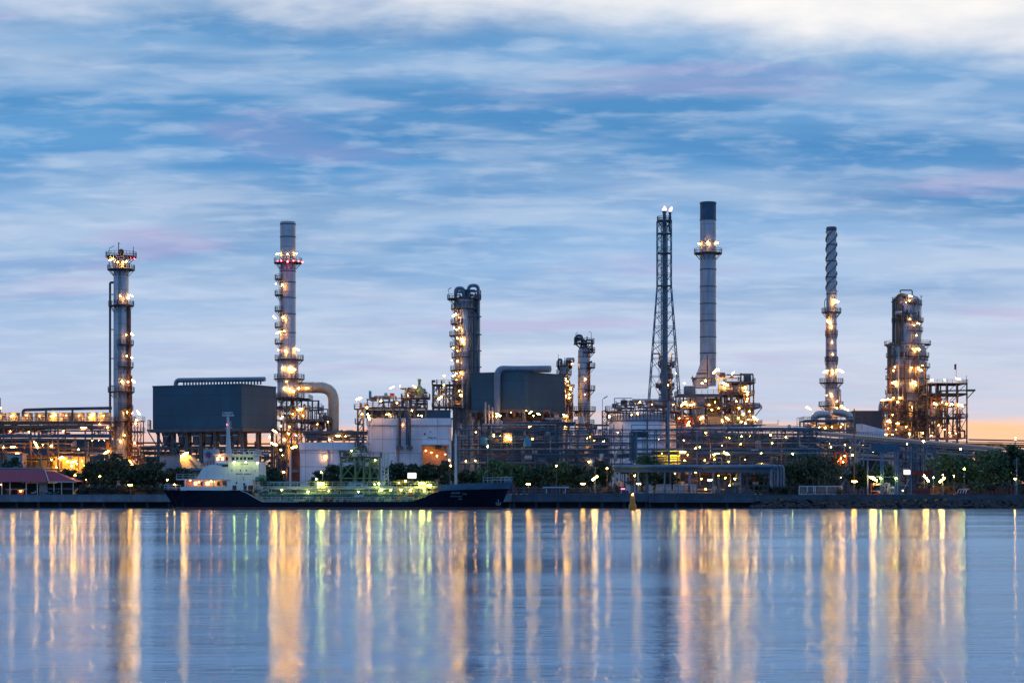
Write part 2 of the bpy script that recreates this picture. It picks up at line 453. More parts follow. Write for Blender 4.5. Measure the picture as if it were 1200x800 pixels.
def shell(parent, cx, Y, prof, m, n=28, name='shell'):
    """prof: (row, half width in columns) from the top down, at depth Y (the axis)"""
    b = MB().lathe(X(cx, Y), Y, [(hw*Y/F, Z(py, Y)) for py, hw in prof[::-1]], n)
    return part(name, b, m, parent, True)
def bands(parent, cx, Y, rows, hw, m='steel', h=.25):
    for py in rows:
        r = hw*Y/F; z = Z(py, Y)
        part('band', MB().lathe(X(cx, Y), Y, [(r*.98, z-h/2), (r+.09, z-h/2), (r+.09, z+h/2), (r*.98, z+h/2)], 24), m, parent)
def steelwork(parent, xs, ys, Y, d, m='steel', w=.32, brace=.4, seed=1, name='steel_frame', ranks=2):
    """braced frame: columns at xs, floors at rows ys (top..bottom)"""
    q = random.Random(seed); b = MB()
    X_ = [X(x, Y) for x in xs]; Z_ = [Z(y, Y) for y in ys]
    for i in range(ranks):
        yk = Y+d*i/max(1, ranks-1)
        for x in X_: b.bar((x, yk, Z_[-1]), (x, yk, Z_[0]), w)
        for z in Z_[:-1]: b.bar((X_[0], yk, z), (X_[-1], yk, z), w*.85)
        for a, c in zip(X_, X_[1:]):
            for z0, z1 in zip(Z_, Z_[1:]):
                r = q.random()
                if r < brace*.5: b.bar((a, yk, z1), (c, yk, z0), w*.45); b.bar((a, yk, z0), (c, yk, z1), w*.45)
                elif r < brace: b.bar((a, yk, z1), (c, yk, z0), w*.5)
    for x in X_:
        for z in Z_[:-1]: b.bar((x, Y, z), (x, Y+d, z), w*.8)
    return part(name, b, m, parent)
def floor_deck(parent, xa, xb, py, Y, d, m='deck_steel', rail=True):
    b = MB().box(X(xa, Y), X(xb, Y), Y-.4, Y+d+.3, Z(py, Y)-.14, Z(py, Y)+.12)
    o = part('deck', b, m, parent)
    if rail:
        z = Z(py, Y)+.12; xl, xr = X(xa, Y), X(xb, Y)
        part('handrail', MB().rail([(xl, Y+d, z), (xl, Y-.35, z), (xr, Y-.35, z), (xr, Y+d, z)]), m, o)
    return o
PIPES = ['dark_pipe', 'silver_pipe', 'rust_steel', 'duct_metal', 'brown_steel', 'steel']
def clutter(parent, xa, xb, yt, yb, Y, d, n, seed, mats=None, rmin=.08, rmax=.3):
    """process pipework: each run of pipe, drum and valve a part of its own"""
    q = random.Random(seed); mats = mats or PIPES
    s = Y/F
    for i in range(n):
        yk = Y+q.uniform(.2, max(.3, d-.3)); k = q.random(); r = q.uniform(rmin, rmax)
        px = q.uniform(xa, xb); py = q.uniform(yt, yb); m = q.choice(mats)
        x, z = X(px, Y), Z(py, Y)
        wd, ht = (xb-xa)*s, (yb-yt)*s
        xl, xr, zt, zb = X(xa, Y), X(xb, Y), Z(yt, Y), Z(yb, Y)
        if k < .36:
            L = q.uniform(.15, .55)*wd; x0 = max(xl, x-L/2); x1 = min(xr, x+L/2)
            pts = [(x0, yk, z), (x1, yk, z)]
            if q.random() < .6: pts.append((x1, yk, max(zb, z-q.uniform(1, 4))))
            if q.random() < .4: pts.insert(0, (x0, yk, min(zt, z+q.uniform(1, 4))))
            b = MB()
            for a, c in zip(pts, pts[1:]): b.rod(a, c, r, 8)
            for c in pts[1:-1]: b.ball(c, r*1.05, 8, 4)
            part('pipe', b, m, parent, True)
        elif k < .70:
            L = q.uniform(.25, .8)*ht; z0 = max(zb, z-L/2); z1 = min(zt, z+L/2)
            b = MB().rod((x, yk, z0), (x, yk, z1), r, 8)
            if q.random() < .4:
                e = q.uniform(-2, 2); b.rod((x, yk, z1), (x+e, yk, z1), r, 8); b.ball((x, yk, z1), r*1.05, 8, 4)
            part('pipe', b, m, parent, True)
        elif k < .80:
            L = q.uniform(1.2, 2.6); rr = q.uniform(.4, .8)
            b = MB()
            if q.random() < .6: b.hvessel((x-L/2, yk, z), (x+L/2, yk, z), rr)
            else: b.hvessel((x, yk, z-L/2), (x, yk, z+L/2), rr)
            part('vessel', b, q.choice(['silver_pipe', 'duct_metal', 'cladding_metal', 'rust_steel']), parent, True)
        elif k < .90:
            b = MB().rod((x-.5, yk, z), (x+.5, yk, z), .18, 8).rod((x-.32, yk, z), (x-.26, yk, z), .32, 8).rod((x+.26, yk, z), (x+.32, yk, z), .32, 8)
            b.rod((x, yk, z), (x, yk, z+.7), .08, 6).lathe(x, yk, [(.35, z+.7), (.35, z+.76)], 8)
            part('valve', b, q.choice(['red_paint', 'steel', 'dark_pipe']), parent)
        else:
            e = q.uniform(.4, .9)
            b = MB().box(x-e, x+e, yk-.4, yk+.4, z-e*.7, z+e*.7).box(x-e*.6, x+e*.6, yk-.46, yk-.4, z-e*.4, z+e*.4)
            part('cabinet', b, q.choice(['steel', 'duct_metal', 'brown_steel']), parent)
def gooseneck(parent, pts, r, m='silver_pipe', name='pipe', n=10):
    """pipe through pts with rounded corners"""
    pts = [Vector(p) for p in pts]; out = [pts[0]]
    for a, b, c in zip(pts, pts[1:], pts[2:]):
        k = min((a-b).length, (c-b).length)*.45; k = min(k, r*2.6)
        p0 = b+(a-b).normalized()*k; p1 = b+(c-b).normalized()*k
        for i in range(6):
            tt = i/5; out.append(p0*(1-tt)**2+b*2*tt*(1-tt)+p1*tt*tt)
    out.append(pts[-1])
    return part(name, MB().tube(out, r, n), m, parent, True)
# =================================================================== PLANT
# ---- air cooler rack at the far left
Y = 552
t = thing('air_cooler_rack', 'long steel rack carrying a row of lit drum-shaped fan bays beside the ringed column', 'process unit', 50, Y)
steelwork(t, [-60, -28, 4, 36, 68, 100, 130], [494, 501, 511, 524, 579], Y, 9, 'brown_steel', .38, .35, 3)
for i in range(12):
    cx = -44+i*15.2
    b = MB().lathe(X(cx, Y+3), Y+3, [(1.62, Z(494, Y)), (1.62, Z(491, Y)), (1.5, Z(484.5, Y)), (1.62, Z(484, Y)), (1.62, Z(483, Y))], 18)
    fb = part('fan_bay', b, 'cream_cladding', t, True)
    if i > 1: lamp(t, cx+rnd.uniform(-3, 2), 487+rnd.uniform(-.6, .6), Y+.6, 'warm', 'tube' if i % 3 == 1 else 'dot', rnd.choice([25, -25, 40]))
for py, h, m in ((495.5, .8, 'rust_steel'), (499.5, .5, 'brown_steel'), (511, .7, 'blue_steel'), (515, .35, 'brown_steel')):
    part('girder', MB().box(X(-62, Y), X(131, Y), Y-.35, Y-.05, Z(py, Y)-h/2, Z(py, Y)+h/2), m, t)
floor_deck(t, -60, 131, 494, Y, 8, 'brown_steel')
gooseneck(t, [P(27, 487, Y+1), P(27, 480.3, Y+1), P(60, 479.2, Y+1), P(131, 478, Y+1)], .42, 'dark_pipe')
for px in (54, 85): part('pipe_support', MB().bar(P(px, 493, Y+1), P(px, 479, Y+1), .5), 'dark_pipe', t)
clutter(t, -30, 130, 496, 511, Y-.3, 6, 60, 31, ['rust_steel', 'silver_pipe', 'duct_metal', 'rust_steel', 'brown_steel'], .1, .25)
clutter(t, -20, 130, 512, 550, Y-.3, 7, 44, 32, ['rust_steel', 'brown_steel', 'steel', 'dark_pipe', 'duct_metal', 'silver_pipe', 'blue_steel'], .1, .3)
lamps(t, Y-.6, '15,523.5,warm,tube; 41,518.5,warm,tube,-40; 43,522,warm,tube,-60; 60,522.5; 126,500.5; 125,529.5,warm,tube,30; 20,531,orange,tube; 4,524,warm,dot; 50,521,warm,dot; 117,497,warm,dot; 86,541,warm,tube,15; 79,540.5')
lamps(t, Y-.2, '12,505,orange,dot; 34,506,white,dot; 74,505,orange,dot; 98,501,orange,tube; 108,515.5,white,dot; 116,515.5,white,dot; 122,515.5,white,dot')
lamps(t, Y+1.5, '70,537,white,tube,35; 74,536,warm,tube,-35; 60,538; 90,543; 96,540,white; 84,546; 98,546; 66,547,warm,dot')
yb = thing('pump_house', 'low yellow clad building glowing under the air cooler rack', 'building', 63, Y+3)
part('wall', MB().pbox(26, 101, 535, 579, Y+3.2, 5), 'yellow_cladding', yb)
part('roof', MB().pbox(25, 102, 533.8, 535, Y+2.9, 5.6), 'brown_steel', yb)
for px in (31, 38, 58, 69, 88): part('louvre', MB().pbox(px, px+4, 540, 548, Y+3.05, .15), 'wood_brown', yb)
gb = thing('grey_shed', 'small grey shed left of the yellow clad building', 'building', 18, Y-6)
part('wall', MB().pbox(8, 26, 532, 579, Y-6, 5), 'grey_cladding', gb)
part('roof', MB().pbox(7, 27, 531, 532.2, Y-6.3, 5.6), 'roof_teal', gb)
st = thing('slim_flare_stack', 'tip of a slim dark stack at the far left edge', 'stack', 0, 600)
shell(st, -.5, 600, [(466, 1.2), (488, 1.6), (579, 2)], 'steel'); lamps(st, 598.5, '1,478,warm,dot')

# ---- column 1
Y, cx = 560, 142
t = thing('distillation_column', 'slim grey column with glowing ring platforms and a thin pipe on its left', 'column', cx, Y)
shell(t, cx, Y, [(303, 4), (305, 7.5), (308, 8.8), (430, 8.9), (580, 9)], 'cladding_metal')
r = 8.8*Y/F
for py, r1, a0, a1 in ((301, 18, 0, 360), (316, 16, 0, 360), (358, 15, -110, 60), (358.5, 15, 150, 250), (404, 14.5, -100, 60), (430, 14.5, -95, 50), (459, 15.5, 0, 360), (494, 17, 0, 360), (480, 14, -80, 40)):
    ring(t, X(cx, Y), Y, Z(py, Y), r, r1*Y/F, a0, a1)
b = MB()
for k in range(5):
    a = R(220+k*25); b.bar((X(cx, Y)+4*math.cos(a), Y+4*math.sin(a), Z(301, Y)), (X(cx, Y)+3.4*math.cos(a), Y+3.4*math.sin(a), Z(316, Y)), .18)
part('platform_post', b, 'steel', t)
gooseneck(t, [P(129, 545, Y), P(129, 331, Y), P(133, 331, Y)], .32, 'dark_pipe')
for py in (345, 386, 420, 452, 500): part('pipe_bracket', MB().bar(P(129, py, Y), P(133.5, py, Y), .25), 'steel', t)
gooseneck(t, [P(151.4, 552, Y-.8), P(151.4, 362, Y-.8), P(148, 355, Y-.8)], .5, 'rust_steel')
gooseneck(t, [P(153.8, 552, Y-.6), P(153.8, 440, Y-.6)], .28, 'brown_steel')
part('ladder', MB().ladder(P(140.5, 500, Y-r-.3), P(140.5, 302, Y-r-.3), (1, 0, 0)), 'deck_steel', t)
b = MB().rod(P(142, 303, Y), P(142, 294, Y), .5, 8).rod(P(139, 301, Y), P(139, 284, Y), .12, 6).bar(P(139, 284.5, Y), P(141, 286, Y), .12).ball(P(142, 295, Y), .8, 8, 5)
part('top_nozzle', b, 'rust_steel', t, True)
part('mast', MB().bar(P(156.3, 302, Y), P(156.3, 289, Y), .14).box(X(155.8, Y), X(156.8, Y), Y-.2, Y+.2, Z(296, Y), Z(293.5, Y)), 'steel', t)
part('jib', MB().bar(P(128, 300, Y), P(128, 291, Y), .12).bar(P(128, 291, Y), P(134, 288, Y), .12), 'steel', t)
lamps(t, Y-r-1.2, '138,307,warm; 144,307.5,warm; 148,306.5,warm; 141,347,warm; 150,349,warm; 148,392,warm; 148.5,417,warm; 143,447,white; 150,447.5,warm; 149,483,warm; 141,517,white; 151,517.5,warm; 146,510,warm,dot')
lamps(t, Y, '130.5,304,white,tube,20; 154.5,346.5,white,tube,-30; 153.5,390.5,white,tube,-35; 153.8,418.5,white,tube,-35; 156,446,white,tube,-35; 153.5,481.5,white,tube,-60; 157.5,303,red,dot; 153,302,red,dot')
fr = thing('stair_tower', 'narrow rusty stair frame with floodlights clinging to the right of the slim column', 'frame', 158, Y-2)
steelwork(fr, [151, 158, 165], [493, 505, 520, 534, 579], Y-4, 4, 'rust_steel', .25, .7, 9)
for py in (493, 506): floor_deck(fr, 150, 167, py, Y-4, 4)
clutter(fr, 150, 166, 520, 560, Y-4, 4, 10, 41)
lamps(fr, Y-4.8, '160,492,warm; 162,483,white,tube,-50; 159,496,warm; 158,519,warm; 155,545,white; 153,541,warm,tube,-50; 158,551,warm,tube,20; 161,552,warm')

# ---- heat recovery box 1
def tilted_box(t, pl, pc, pr, ytop, ybot, m):
    """pl,pc,pr: (column, depth) of left end, near corner, right end"""
    A, B, C = [Vector((X(p, y), y)) for p, y in (pl, pc, pr)]
    D = A+(C-B)
    z1, z0 = Z(ytop, pc[1]), Z(ybot, pc[1])
    return A, B, C, D, z0, z1
t = thing('boiler_casing', 'big dark navy box raised on legs left of the red-lit chimney', 'boiler', 250, 535)
A, B, C, D, z0, z1 = tilted_box(t, (179, 543), (283, 531), (323.5, 547), 450.8, 501, None)
part('casing', MB().prism([A, B, C, D], z0, z1), 'navy_cladding', t)
def grow(ps, k):
    c = sum(ps, Vector((0, 0)))/len(ps); return [q+(q-c).normalized()*k for q in ps]
part('roof_edge', MB().prism(grow([A, B, C, D], .15), z1, z1+.35), 'navy_cladding', t)
part('base_girder', MB().prism(grow([A, B, C, D], .9), z0-.9, z0-.05), 'steel', t)
A2 = A+(A-B).normalized()*1.6
k = MB().rail([(A2.x, A2.y, z0), (A.x-.4, A.y-1.1, z0)], 2.4, 1.2, .12).rail([(A2.x, A2.y+5, z0), (A2.x, A2.y, z0)], 2.4, 1.6, .12)
k.box(A2.x-.1, A.x, A2.y-1, A2.y+6, z0-.5, z0-.06)
part('end_platform', k, 'steel', t)
legs = MB()
for f in (.04, .2, .36, .52, .68, .84, .98):
    for q in (0.06, .5, .94):
        p = A.lerp(B, f)+(C-B)*q
        part('leg', MB().bar((p.x, p.y, GZ), (p.x, p.y, z0-.9), .75), 'steel', t)
b = MB()
for (f0, f1) in ((.04, .2), (.2, .36), (.84, .98)):
    p0, p1 = A.lerp(B, f0), A.lerp(B, f1)
    b.bar((p0.x, p0.y, z0-8.5), (p1.x, p1.y, z0-.9), .3); b.bar((p0.x, p0.y, z0-.9), (p1.x, p1.y, z0-8.5), .3)
for zz in (z0-5.2, z0-8.6, z0-11.5):
    for q in (.06, .5): b.bar(tuple(A+(C-B)*q)+(zz,), tuple(B+(C-B)*q)+(zz,), .55)
b.bar((A2.x, A2.y, z0-.5), (A.x+1.4, A.y, z0-5), .25)
part('bracing', b, 'steel', t)
for i, f in enumerate((.12, .3, .46, .6, .76, .9)):      # hoppers and fan cowls under the casing
    p = A.lerp(B, f)+(C-B)*.12
    part('burner_cowl', MB().lathe(p.x, p.y, [(1.0, z0-4.4), (1.3, z0-3.6), (1.3, z0-2.2), (1.7, z0-1)], 14), 'steel', t, True)
    part('cowl_highlight', MB().box(p.x-.7, p.x+.7, p.y-2.05, p.y-1.95, z0-2.0, z0-1.8), 'silver_pipe', t)  # pale metal strips standing in for the faint highlights on the cowls
h = [A.lerp(B, .14)+(C-B)*.3, B.lerp(A, -.14)+(C-B)*.3]
hz1 = z1+1.7
p0 = (h[0].x, h[0].y); p1 = (h[1].x, h[1].y)
gooseneck(t, [p0+(z1-.5,), p0+(hz1+.3,), p1+(hz1-.05,)], .62, 'blue_duct', 'header_duct')
for i in range(26):
    q = h[0].lerp(h[1], .09+.9*i/26)
    part('riser', MB().rod((q.x, q.y, z1+.3), (q.x, q.y, hz1-.3), .24, 6), 'steel', t)
clutter(t, 192, 318, 517, 534, 540, 10, 34, 77, ['steel', 'dark_pipe', 'brown_steel'], .12, .4)
lamps(t, 529.5, '322,505,warm,tube,-30; 316,512,warm; 321,520,warm,tube,-20')

ut = thing('shore_silo', 'grey panelled shed behind the trees under the navy box', 'building', 205, 524)
part('wall', MB().pbox(187, 224, 534, 579, 524, 8), 'grey_cladding', ut)
part('roof', MB().pbox(186, 225, 532.5, 534, 523.7, 8.6), 'steel', ut)
us = thing('lean_to_shed', 'cream lean-to with a sloping roof lit by a tilted tube lamp', 'building', 228, 516)
b = MB().extr([(X(211, 516), Z(533, 516)), (X(222, 516), Z(533, 516)), (X(236, 516), Z(545, 516)), (X(236, 516), GZ), (X(211, 516), GZ)], 516, 521)
part('wall', b, 'cream_cladding', us)
part('awning', MB().pbox(208, 237, 548.5, 551, 513, 4), 'roof_teal', us)
part('brace', MB().bar(P(222, 538, 515.8), P(234, 552, 515.8), .4).bar(P(210, 538, 515.8), P(214, 552, 515.8), .3), 'steel', us)
lamps(us, 514.8, '215,533,white,tube,35; 219,531,warm,tube,35')

# ---- chimney 2 and its furnace frame
Y = 566
t = thing('furnace_chimney', 'tall grey chimney ringed by a platform with red warning lights', 'chimney', 338, Y)
shell(t, 337.5, Y, [(260, 8.7), (260.6, 9.1), (262, 9.2), (414, 9.3), (421, 12.3), (466, 12.6)], 'stack_metal', 32)
part('flue_mouth', MB().lathe(X(337.5, Y), Y, [(1.6, Z(260.4, Y)), (1.6, Z(259.9, Y))], 24), 'black_rubber', t)
bands(t, 337.5, Y, (263, 278, 318, 331, 349, 368, 390), 9.25)
r = 9.3*Y/F
ring(t, X(337.5, Y), Y, Z(308, Y), r, 16.5*Y/F)
for py in (327.5, 346, 364.5, 383.5, 402.5): ring(t, X(337.5, Y), Y, Z(py, Y), r, 15.5*Y/F, 150, 235)
for py, r1 in ((421.5, 17), (444, 18), (466, 18)): ring(t, X(339, Y), Y, Z(py, Y), r, r1*Y/F)
part('ladder', MB().ladder(P(328.5, 421, Y-2), P(328.5, 309, Y-2), (1, 0, 0)), 'deck_steel', t)
part('ladder', MB().ladder(P(347, 466, Y-3.2), P(347, 421, Y-3.2), (1, 0, 0)), 'deck_steel', t)
lamps(t, Y-r-1.2, '337,297.5,white; 331,334,warm; 332,372,warm; 333,388,warm; 334.5,411,white; 331,431,warm; 339.5,431.5,white; 343.5,432,warm,tube,-25; 333,455,white; 339,455.5,warm; 350,455,white; 344,458,warm; 336,447,warm,dot')
lamps(t, Y-1.2, '325.5,297,white,tube,15; 347.5,297,white; 323.3,333,white,dot; 321.5,371.5,white,tube,-50; 326.5,389.5,warm,tube,25; 326,410,orange; 348,409,warm,tube,-20; 327,454,warm,dot; 359,455,white')
lamps(t, Y-4.3, '329.5,305.5,red; 344,305.5,red; 337,306.5,red; 325,306,red,dot; 350,306,red,dot'); lamps(t, Y, '354.3,307,red; 344.5,412,red,dot')
gooseneck(t, [P(350, 454, Y+1), P(391, 454, Y+1), P(391, 512, Y+1)], 1.5, 'beige_duct', 'flue_duct', 20)
for px in (366, 378): part('duct_flange', MB().rod(P(px, 454, Y+1), P(px+.8, 454, Y+1), 1.62, 20), 'duct_metal', t, True)
for py in (474, 492): part('duct_flange', MB().rod(P(391, py, Y+1), P(391, py+.8, Y+1), 1.62, 20), 'duct_metal', t, True)
Y = 556
t = thing('furnace_structure', 'open steel furnace structure with yellow railings at the chimney foot', 'frame', 352, Y)
steelwork(t, [324, 336, 348, 361], [467, 479, 492, 505, 520, 579], Y, 12, 'steel', .4, .5, 12)
steelwork(t, [361, 373, 385], [493.5, 505, 520, 579], Y, 8, 'steel', .3, .3, 13)
floor_deck(t, 323, 362, 467, Y, 11)
part('handrail', MB().rail([P(341, 486, Y-.5), P(361, 486, Y-.5)], 2.4, 1.2, .22).rail([P(341, 491, Y-.5), P(361, 491, Y-.5)], 1.2, 1.2, .15), 'yellow_paint', t)
floor_deck(t, 334, 386, 493.5, Y, 10); floor_deck(t, 362, 378, 480, Y+3, 4); floor_deck(t, 322, 384, 505, Y, 8)
part('handrail', MB().rail([P(361, 480, Y-.4), P(377, 480, Y-.4), P(377, 480, Y+4)], 1.7, 1.2, .1), 'steel', t)
steelwork(t, [362, 369, 376.5], [480, 493], Y, 5, 'steel', .3, 0, 3)
clutter(t, 325, 382, 468, 504, Y, 9, 40, 51, None, .1, .35)
clutter(t, 324, 352, 506, 545, Y, 8, 26, 52, ['yellow_paint', 'dark_pipe', 'rust_steel', 'steel'], .1, .3)
part('vent', MB().lathe(X(381, Y+3), Y+3, [(.7, Z(493, Y)), (.9, Z(488, Y)), (.25, Z(485, Y)), (.2, Z(482.5, Y))], 10), 'steel', t, True)
for px, py, r in ((354, 486, 1.0), (342, 499, 1.2), (367, 500, .9)): part('vessel', MB().hvessel(P(px-4, py, Y+2), P(px+5, py, Y+2), r), 'duct_metal', t, True)
lamps(t, Y-.8, '329.5,490,white; 331,488,warm; 351,479.5,warm,tube,10; 343,485,warm,dot; 355,487,warm,dot; 384,494,orange,dot; 322,506,warm,tube,-30; 338,508,warm; 333,515,warm; 347,510,orange,dot; 344,524,warm,tube,20; 329,527,warm; 339,500,orange')
lamps(t, Y-.8, '332.5,553,orange; 329,499,white,dot; 372,497,warm,dot; 331,533,warm,dot')

# ---- white building low + tall
Y = 534
t = thing('white_hall', 'low white panelled hall left of the tall white building', 'building', 390, Y)
part('wall', MB().pbox(351.5, 431, 527, 579, Y, 16), 'white_cladding', t)
part('parapet', MB().pbox(350.5, 431, 518, 527, Y-.5, 17), 'white_cladding', t)
part('wall', MB().pbox(340, 351, 525, 579, Y+1.5, 10), 'rust_steel', t)
part('downpipe', MB().pbox(339, 341.2, 524, 579, Y, .5), 'pale_mast', t)
part('sign_panel', MB().pbox(342, 351.5, 550, 553, Y-.2, .3), 'mark_white', t)
part('pillar', MB().pbox(383.5, 385, 527, 579, Y-.28, .3), 'pink_wall', t)
part('roof', MB().box(X(351, Y), X(431, Y), Y, Y+16, Z(518.8, Y), Z(518.2, Y)), 'steel', t)
lamps(t, Y-.8, '380,536,white; 382,535,warm,dot')
p = thing('roof_pipework', 'tangle of dark pipes and rails on the low white hall roof', 'pipework', 390, Y+4, Z(518, Y))
steelwork(p, [358, 372, 388, 402, 416], [505, 511, 518], Y+4, 5, 'steel', .28, .1, 61)
for k, py in enumerate((506, 508.5, 512, 515)): part('pipe', MB().rod(P(352+k*3, py, Y+3.6+k), P(430, py, Y+3.6+k), .28, 8), 'dark_pipe', p, True)
clutter(p, 356, 425, 504, 518, Y+4, 5, 28, 62, ['steel', 'dark_pipe', 'blue_steel'])
lamps(p, Y+3, '396,510.5,warm,tube; 405,511,warm,dot; 386,515,warm,dot')
Y = 536
t = thing('white_tall_building', 'tall white panelled building with dark drainpipes and an orange-lit alcove', 'building', 480, Y)
part('wall', MB().rbox(430, 465.5, 498, 579, Y, 16).pbox(465.5, 494.5, 498, 579, Y+2.2, 14).pbox(494.5, 527, 498, 520, Y+.3, 16).pbox(524.5, 527, 520, 579, Y+.32, 16).pbox(494.5, 524.5, 520, 579, Y+5.5, 10), 'white_cladding', t)
part('parapet', MB().rbox(428.5, 466.3, 489.8, 498, Y-.6, 17, 2.2).pbox(466.3, 494.5, 489.8, 498, Y+1.8, 14).pbox(494.5, 528, 489.8, 498, Y-.3, 16), 'white_cladding', t)
part('alcove', MB().pbox(494.4, 524, 521, 579, Y+5.2, .25), 'pink_wall', t)
part('pillar', MB().pbox(494, 496, 521, 579, Y+.6, 1.2).pbox(505, 507, 521, 579, Y+4.8, .5), 'pink_wall', t)
part('arch', MB().tube([P(496, 521.5, Y+1), P(515, 521.5, Y+1), P(521, 525, Y+1), P(524.5, 531, Y+1), P(525.5, 545, Y+1)], .35, 8), 'pale_mast', t, True)
part('ledge', MB().pbox(503, 520, 548.5, 551, Y+1.5, 4), 'pink_wall', t)
part('awning', MB().pbox(493.8, 526, 519.3, 521, Y-1.2, 6), 'white_cladding', t)
part('roof', MB().box(X(430, Y), X(527, Y), Y+3, Y+15.5, Z(490.4, Y), Z(490, Y)), 'steel', t)
part('pillar', MB().pbox(466, 468, 527, 579, Y+1.85, .33), 'pink_wall', t)
for px, a, b_ in ((468.5, 481, 524), (479.8, 481, 524), (513.5, 490, 523)):
    gooseneck(t, [P(px, b_, Y+1), P(px, a, Y+1), P(px-.01, a, Y+5)], .36 if px < 500 else .3, 'dark_pipe', 'drainpipe')
    part('hopper', MB().box(X(px-3.5, Y), X(px+3.5, Y), Y+.4, Y+1.8, Z(b_+2, Y), Z(b_-1.5, Y)), 'steel', t)
part('drainpipe', MB().pbox(475.5, 477.8, 482, 521, Y+1.3, .5), 'blue_steel', t)
for px, py, w_, h_ in ((497, 507, 1.6, 2.6), (503.5, 505, 1.4, 1.6), (502, 511.5, 2, 1.4), (505, 512, 2, 1.3), (509, 511.7, 1.6, 1.4)):
    part('vent', MB().pbox(px, px+w_, py, py+h_, Y+.05, .3), 'steel', t)
lamps(t, Y+3.0, '505.5,530,warm,dot; 522,532,orange,dot; 512,534,warm,dot; 499,528,orange,dot'); lamps(t, Y-.4, '483,481,warm'); lamps(t, Y+1.2, '472,498,orange,dot')  # one warm dot in the alcove is added to light it up
Y = 541
p = thing('rooftop_plant', 'rooftop pipework with two teal drums and a raised steel deck on the tall white building', 'process unit', 465, Y, Z(490, 536))
steelwork(p, [424, 436, 448, 460, 474, 486, 499], [477.5, 490], Y, 8, 'steel', .3, .15, 71)
part('girder', MB().pbox(428, 528, 480, 489.7, Y+7, .8), 'navy_cladding', p)
floor_deck(p, 422, 500, 477.5, Y, 7)
steelwork(p, [471, 480, 488, 497], [466.5, 477.5], Y+1, 6, 'steel', .45, 0, 72)
floor_deck(p, 470, 503, 466.5, Y+.5, 7)
for px, a, b_, r in ((433.8, 457.5, 467, 1.6), (452.2, 460, 466, 1.9)):
    part('drum', MB().hvessel(P(px, b_, Y+2), P(px, a, Y+2), r*Y/F*1.0), 'teal_paint', p, True)
    part('drum_stand', MB().bar(P(px-3.3, b_, Y+2), P(px-3.3, 478, Y+2), .25).bar(P(px+3.3, b_, Y+2), P(px+3.3, 478, Y+2), .25).box(X(px-4.5, Y), X(px+4.5, Y), Y+.8, Y+3.2, Z(b_, Y)-.3, Z(b_, Y)), 'steel', p)
part('cabinet', MB().pbox(457, 462, 460.5, 464.5, Y+1, 1.2), 'red_paint', p)
part('vessel', MB().hvessel(P(474, 461, Y+3), P(487, 461, Y+3), .9), 'duct_metal', p, True)
b = MB().lathe(X(491.5, Y+3), Y+3, [(1.0, Z(466, Y)), (1.1, Z(457, Y)), (.75, Z(453, Y)), (.35, Z(451, Y)), (.35, Z(446, Y)), (.5, Z(445.5, Y)), (.5, Z(443.5, Y)), (.2, Z(443, Y))], 14)
part('vessel', b, 'green_paint', p, True)
part('vessel', MB().hvessel(P(497.5, 466, Y+3), P(497.5, 459, Y+3), .6), 'duct_metal', p, True)
clutter(p, 434, 500, 464, 477, Y, 7, 44, 73, None, .1, .3); clutter(p, 470, 500, 455, 466, Y, 6, 18, 74, ['green_paint', 'steel', 'duct_metal'], .1, .25)
clutter(p, 430, 470, 478, 489, Y, 6, 12, 75)
lamps(p, Y-.6, '459,454,white,tube,25; 486,453,white,tube,-35; 455,485.5,white,tube; 490,486.5,white,dot; 494,487,white,dot; 468.5,452.5,white,dot; 430,476,orange; 446,470,warm,dot; 478,463,warm,dot; 432.5,487,warm; 465,472,orange,dot')
Y = 530
p = thing('ladder_tower', 'slender steel ladder tower with a lit balcony left of the tall white building', 'tower', 422, Y)
steelwork(p, [419, 425.5], [479, 488, 497, 506, 515, 524, 535, 579], Y, 2.2, 'steel', .35, .9, 81)
floor_deck(p, 415, 431, 479, Y, 3)
for py, s_ in ((496, 1), (509, -1), (523, 1)): floor_deck(p, 416 if s_ > 0 else 423, 422 if s_ > 0 else 430, py, Y, 2.4)
part('cabinet', MB().pbox(427, 431, 473.5, 476, Y, .9), 'rust_steel', p)
part('mast', MB().bar(P(421.5, 479, Y), P(421.5, 465, Y), .14), 'steel', p)
lamps(p, Y-.7, '420.5,467,white,tube,20; 430,477.5,orange; 424,485,warm,dot; 432,488,warm,tube,-70')

# ---- lattice + twin column tower 3
Y = 575
t = thing('pipe_lattice', 'open lattice of pipes left of the twin column with hooped pipes', 'frame', 526, Y)
steelwork(t, [507, 514, 522, 533, 545], [450.5, 463, 476, 490, 579], Y, 8, 'steel', .34, .7, 91)
floor_deck(t, 506, 546, 450.5, Y, 8); floor_deck(t, 506, 546, 477, Y, 8)
for px, w_ in ((533, 2.6), (541, 1.2), (527, .9)): part('pipe', MB().rod(P(px, 540, Y+3), P(px, 447, Y+3), w_*Y/F, 12), 'pale_blue_pipe', t, True)
gooseneck(t, [P(542.5, 478, Y-.5), P(542.5, 441, Y-.5), P(546, 441, Y-.5)], .35, 'silver_pipe')
clutter(t, 508, 545, 444, 478, Y, 7, 30, 92, None, .1, .3)
lamps(t, Y-.6, '520.5,440,white; 514.5,468,warm; 516,466,white,tube,35; 540,463,warm; 520,451,warm,dot; 538,458,white,dot')
part('lamp_post', MB().bar(P(520.5, 451, Y), P(520.5, 440, Y), .15), 'steel', t)
Y = 585
t = thing('twin_column', 'pair of blue-grey columns joined by hooped pipes at their tops', 'column', 546, Y)
shell(t, 544, Y, [(350, 5), (352, 9.5), (356, 11.5), (430, 11.7), (580, 12)], 'cladding_metal')
shell(t, 558, Y+2, [(346, 2.6), (348, 4.4), (350, 5), (580, 5.2)], 'cladding_metal', 20)
r = 11.7*Y/F
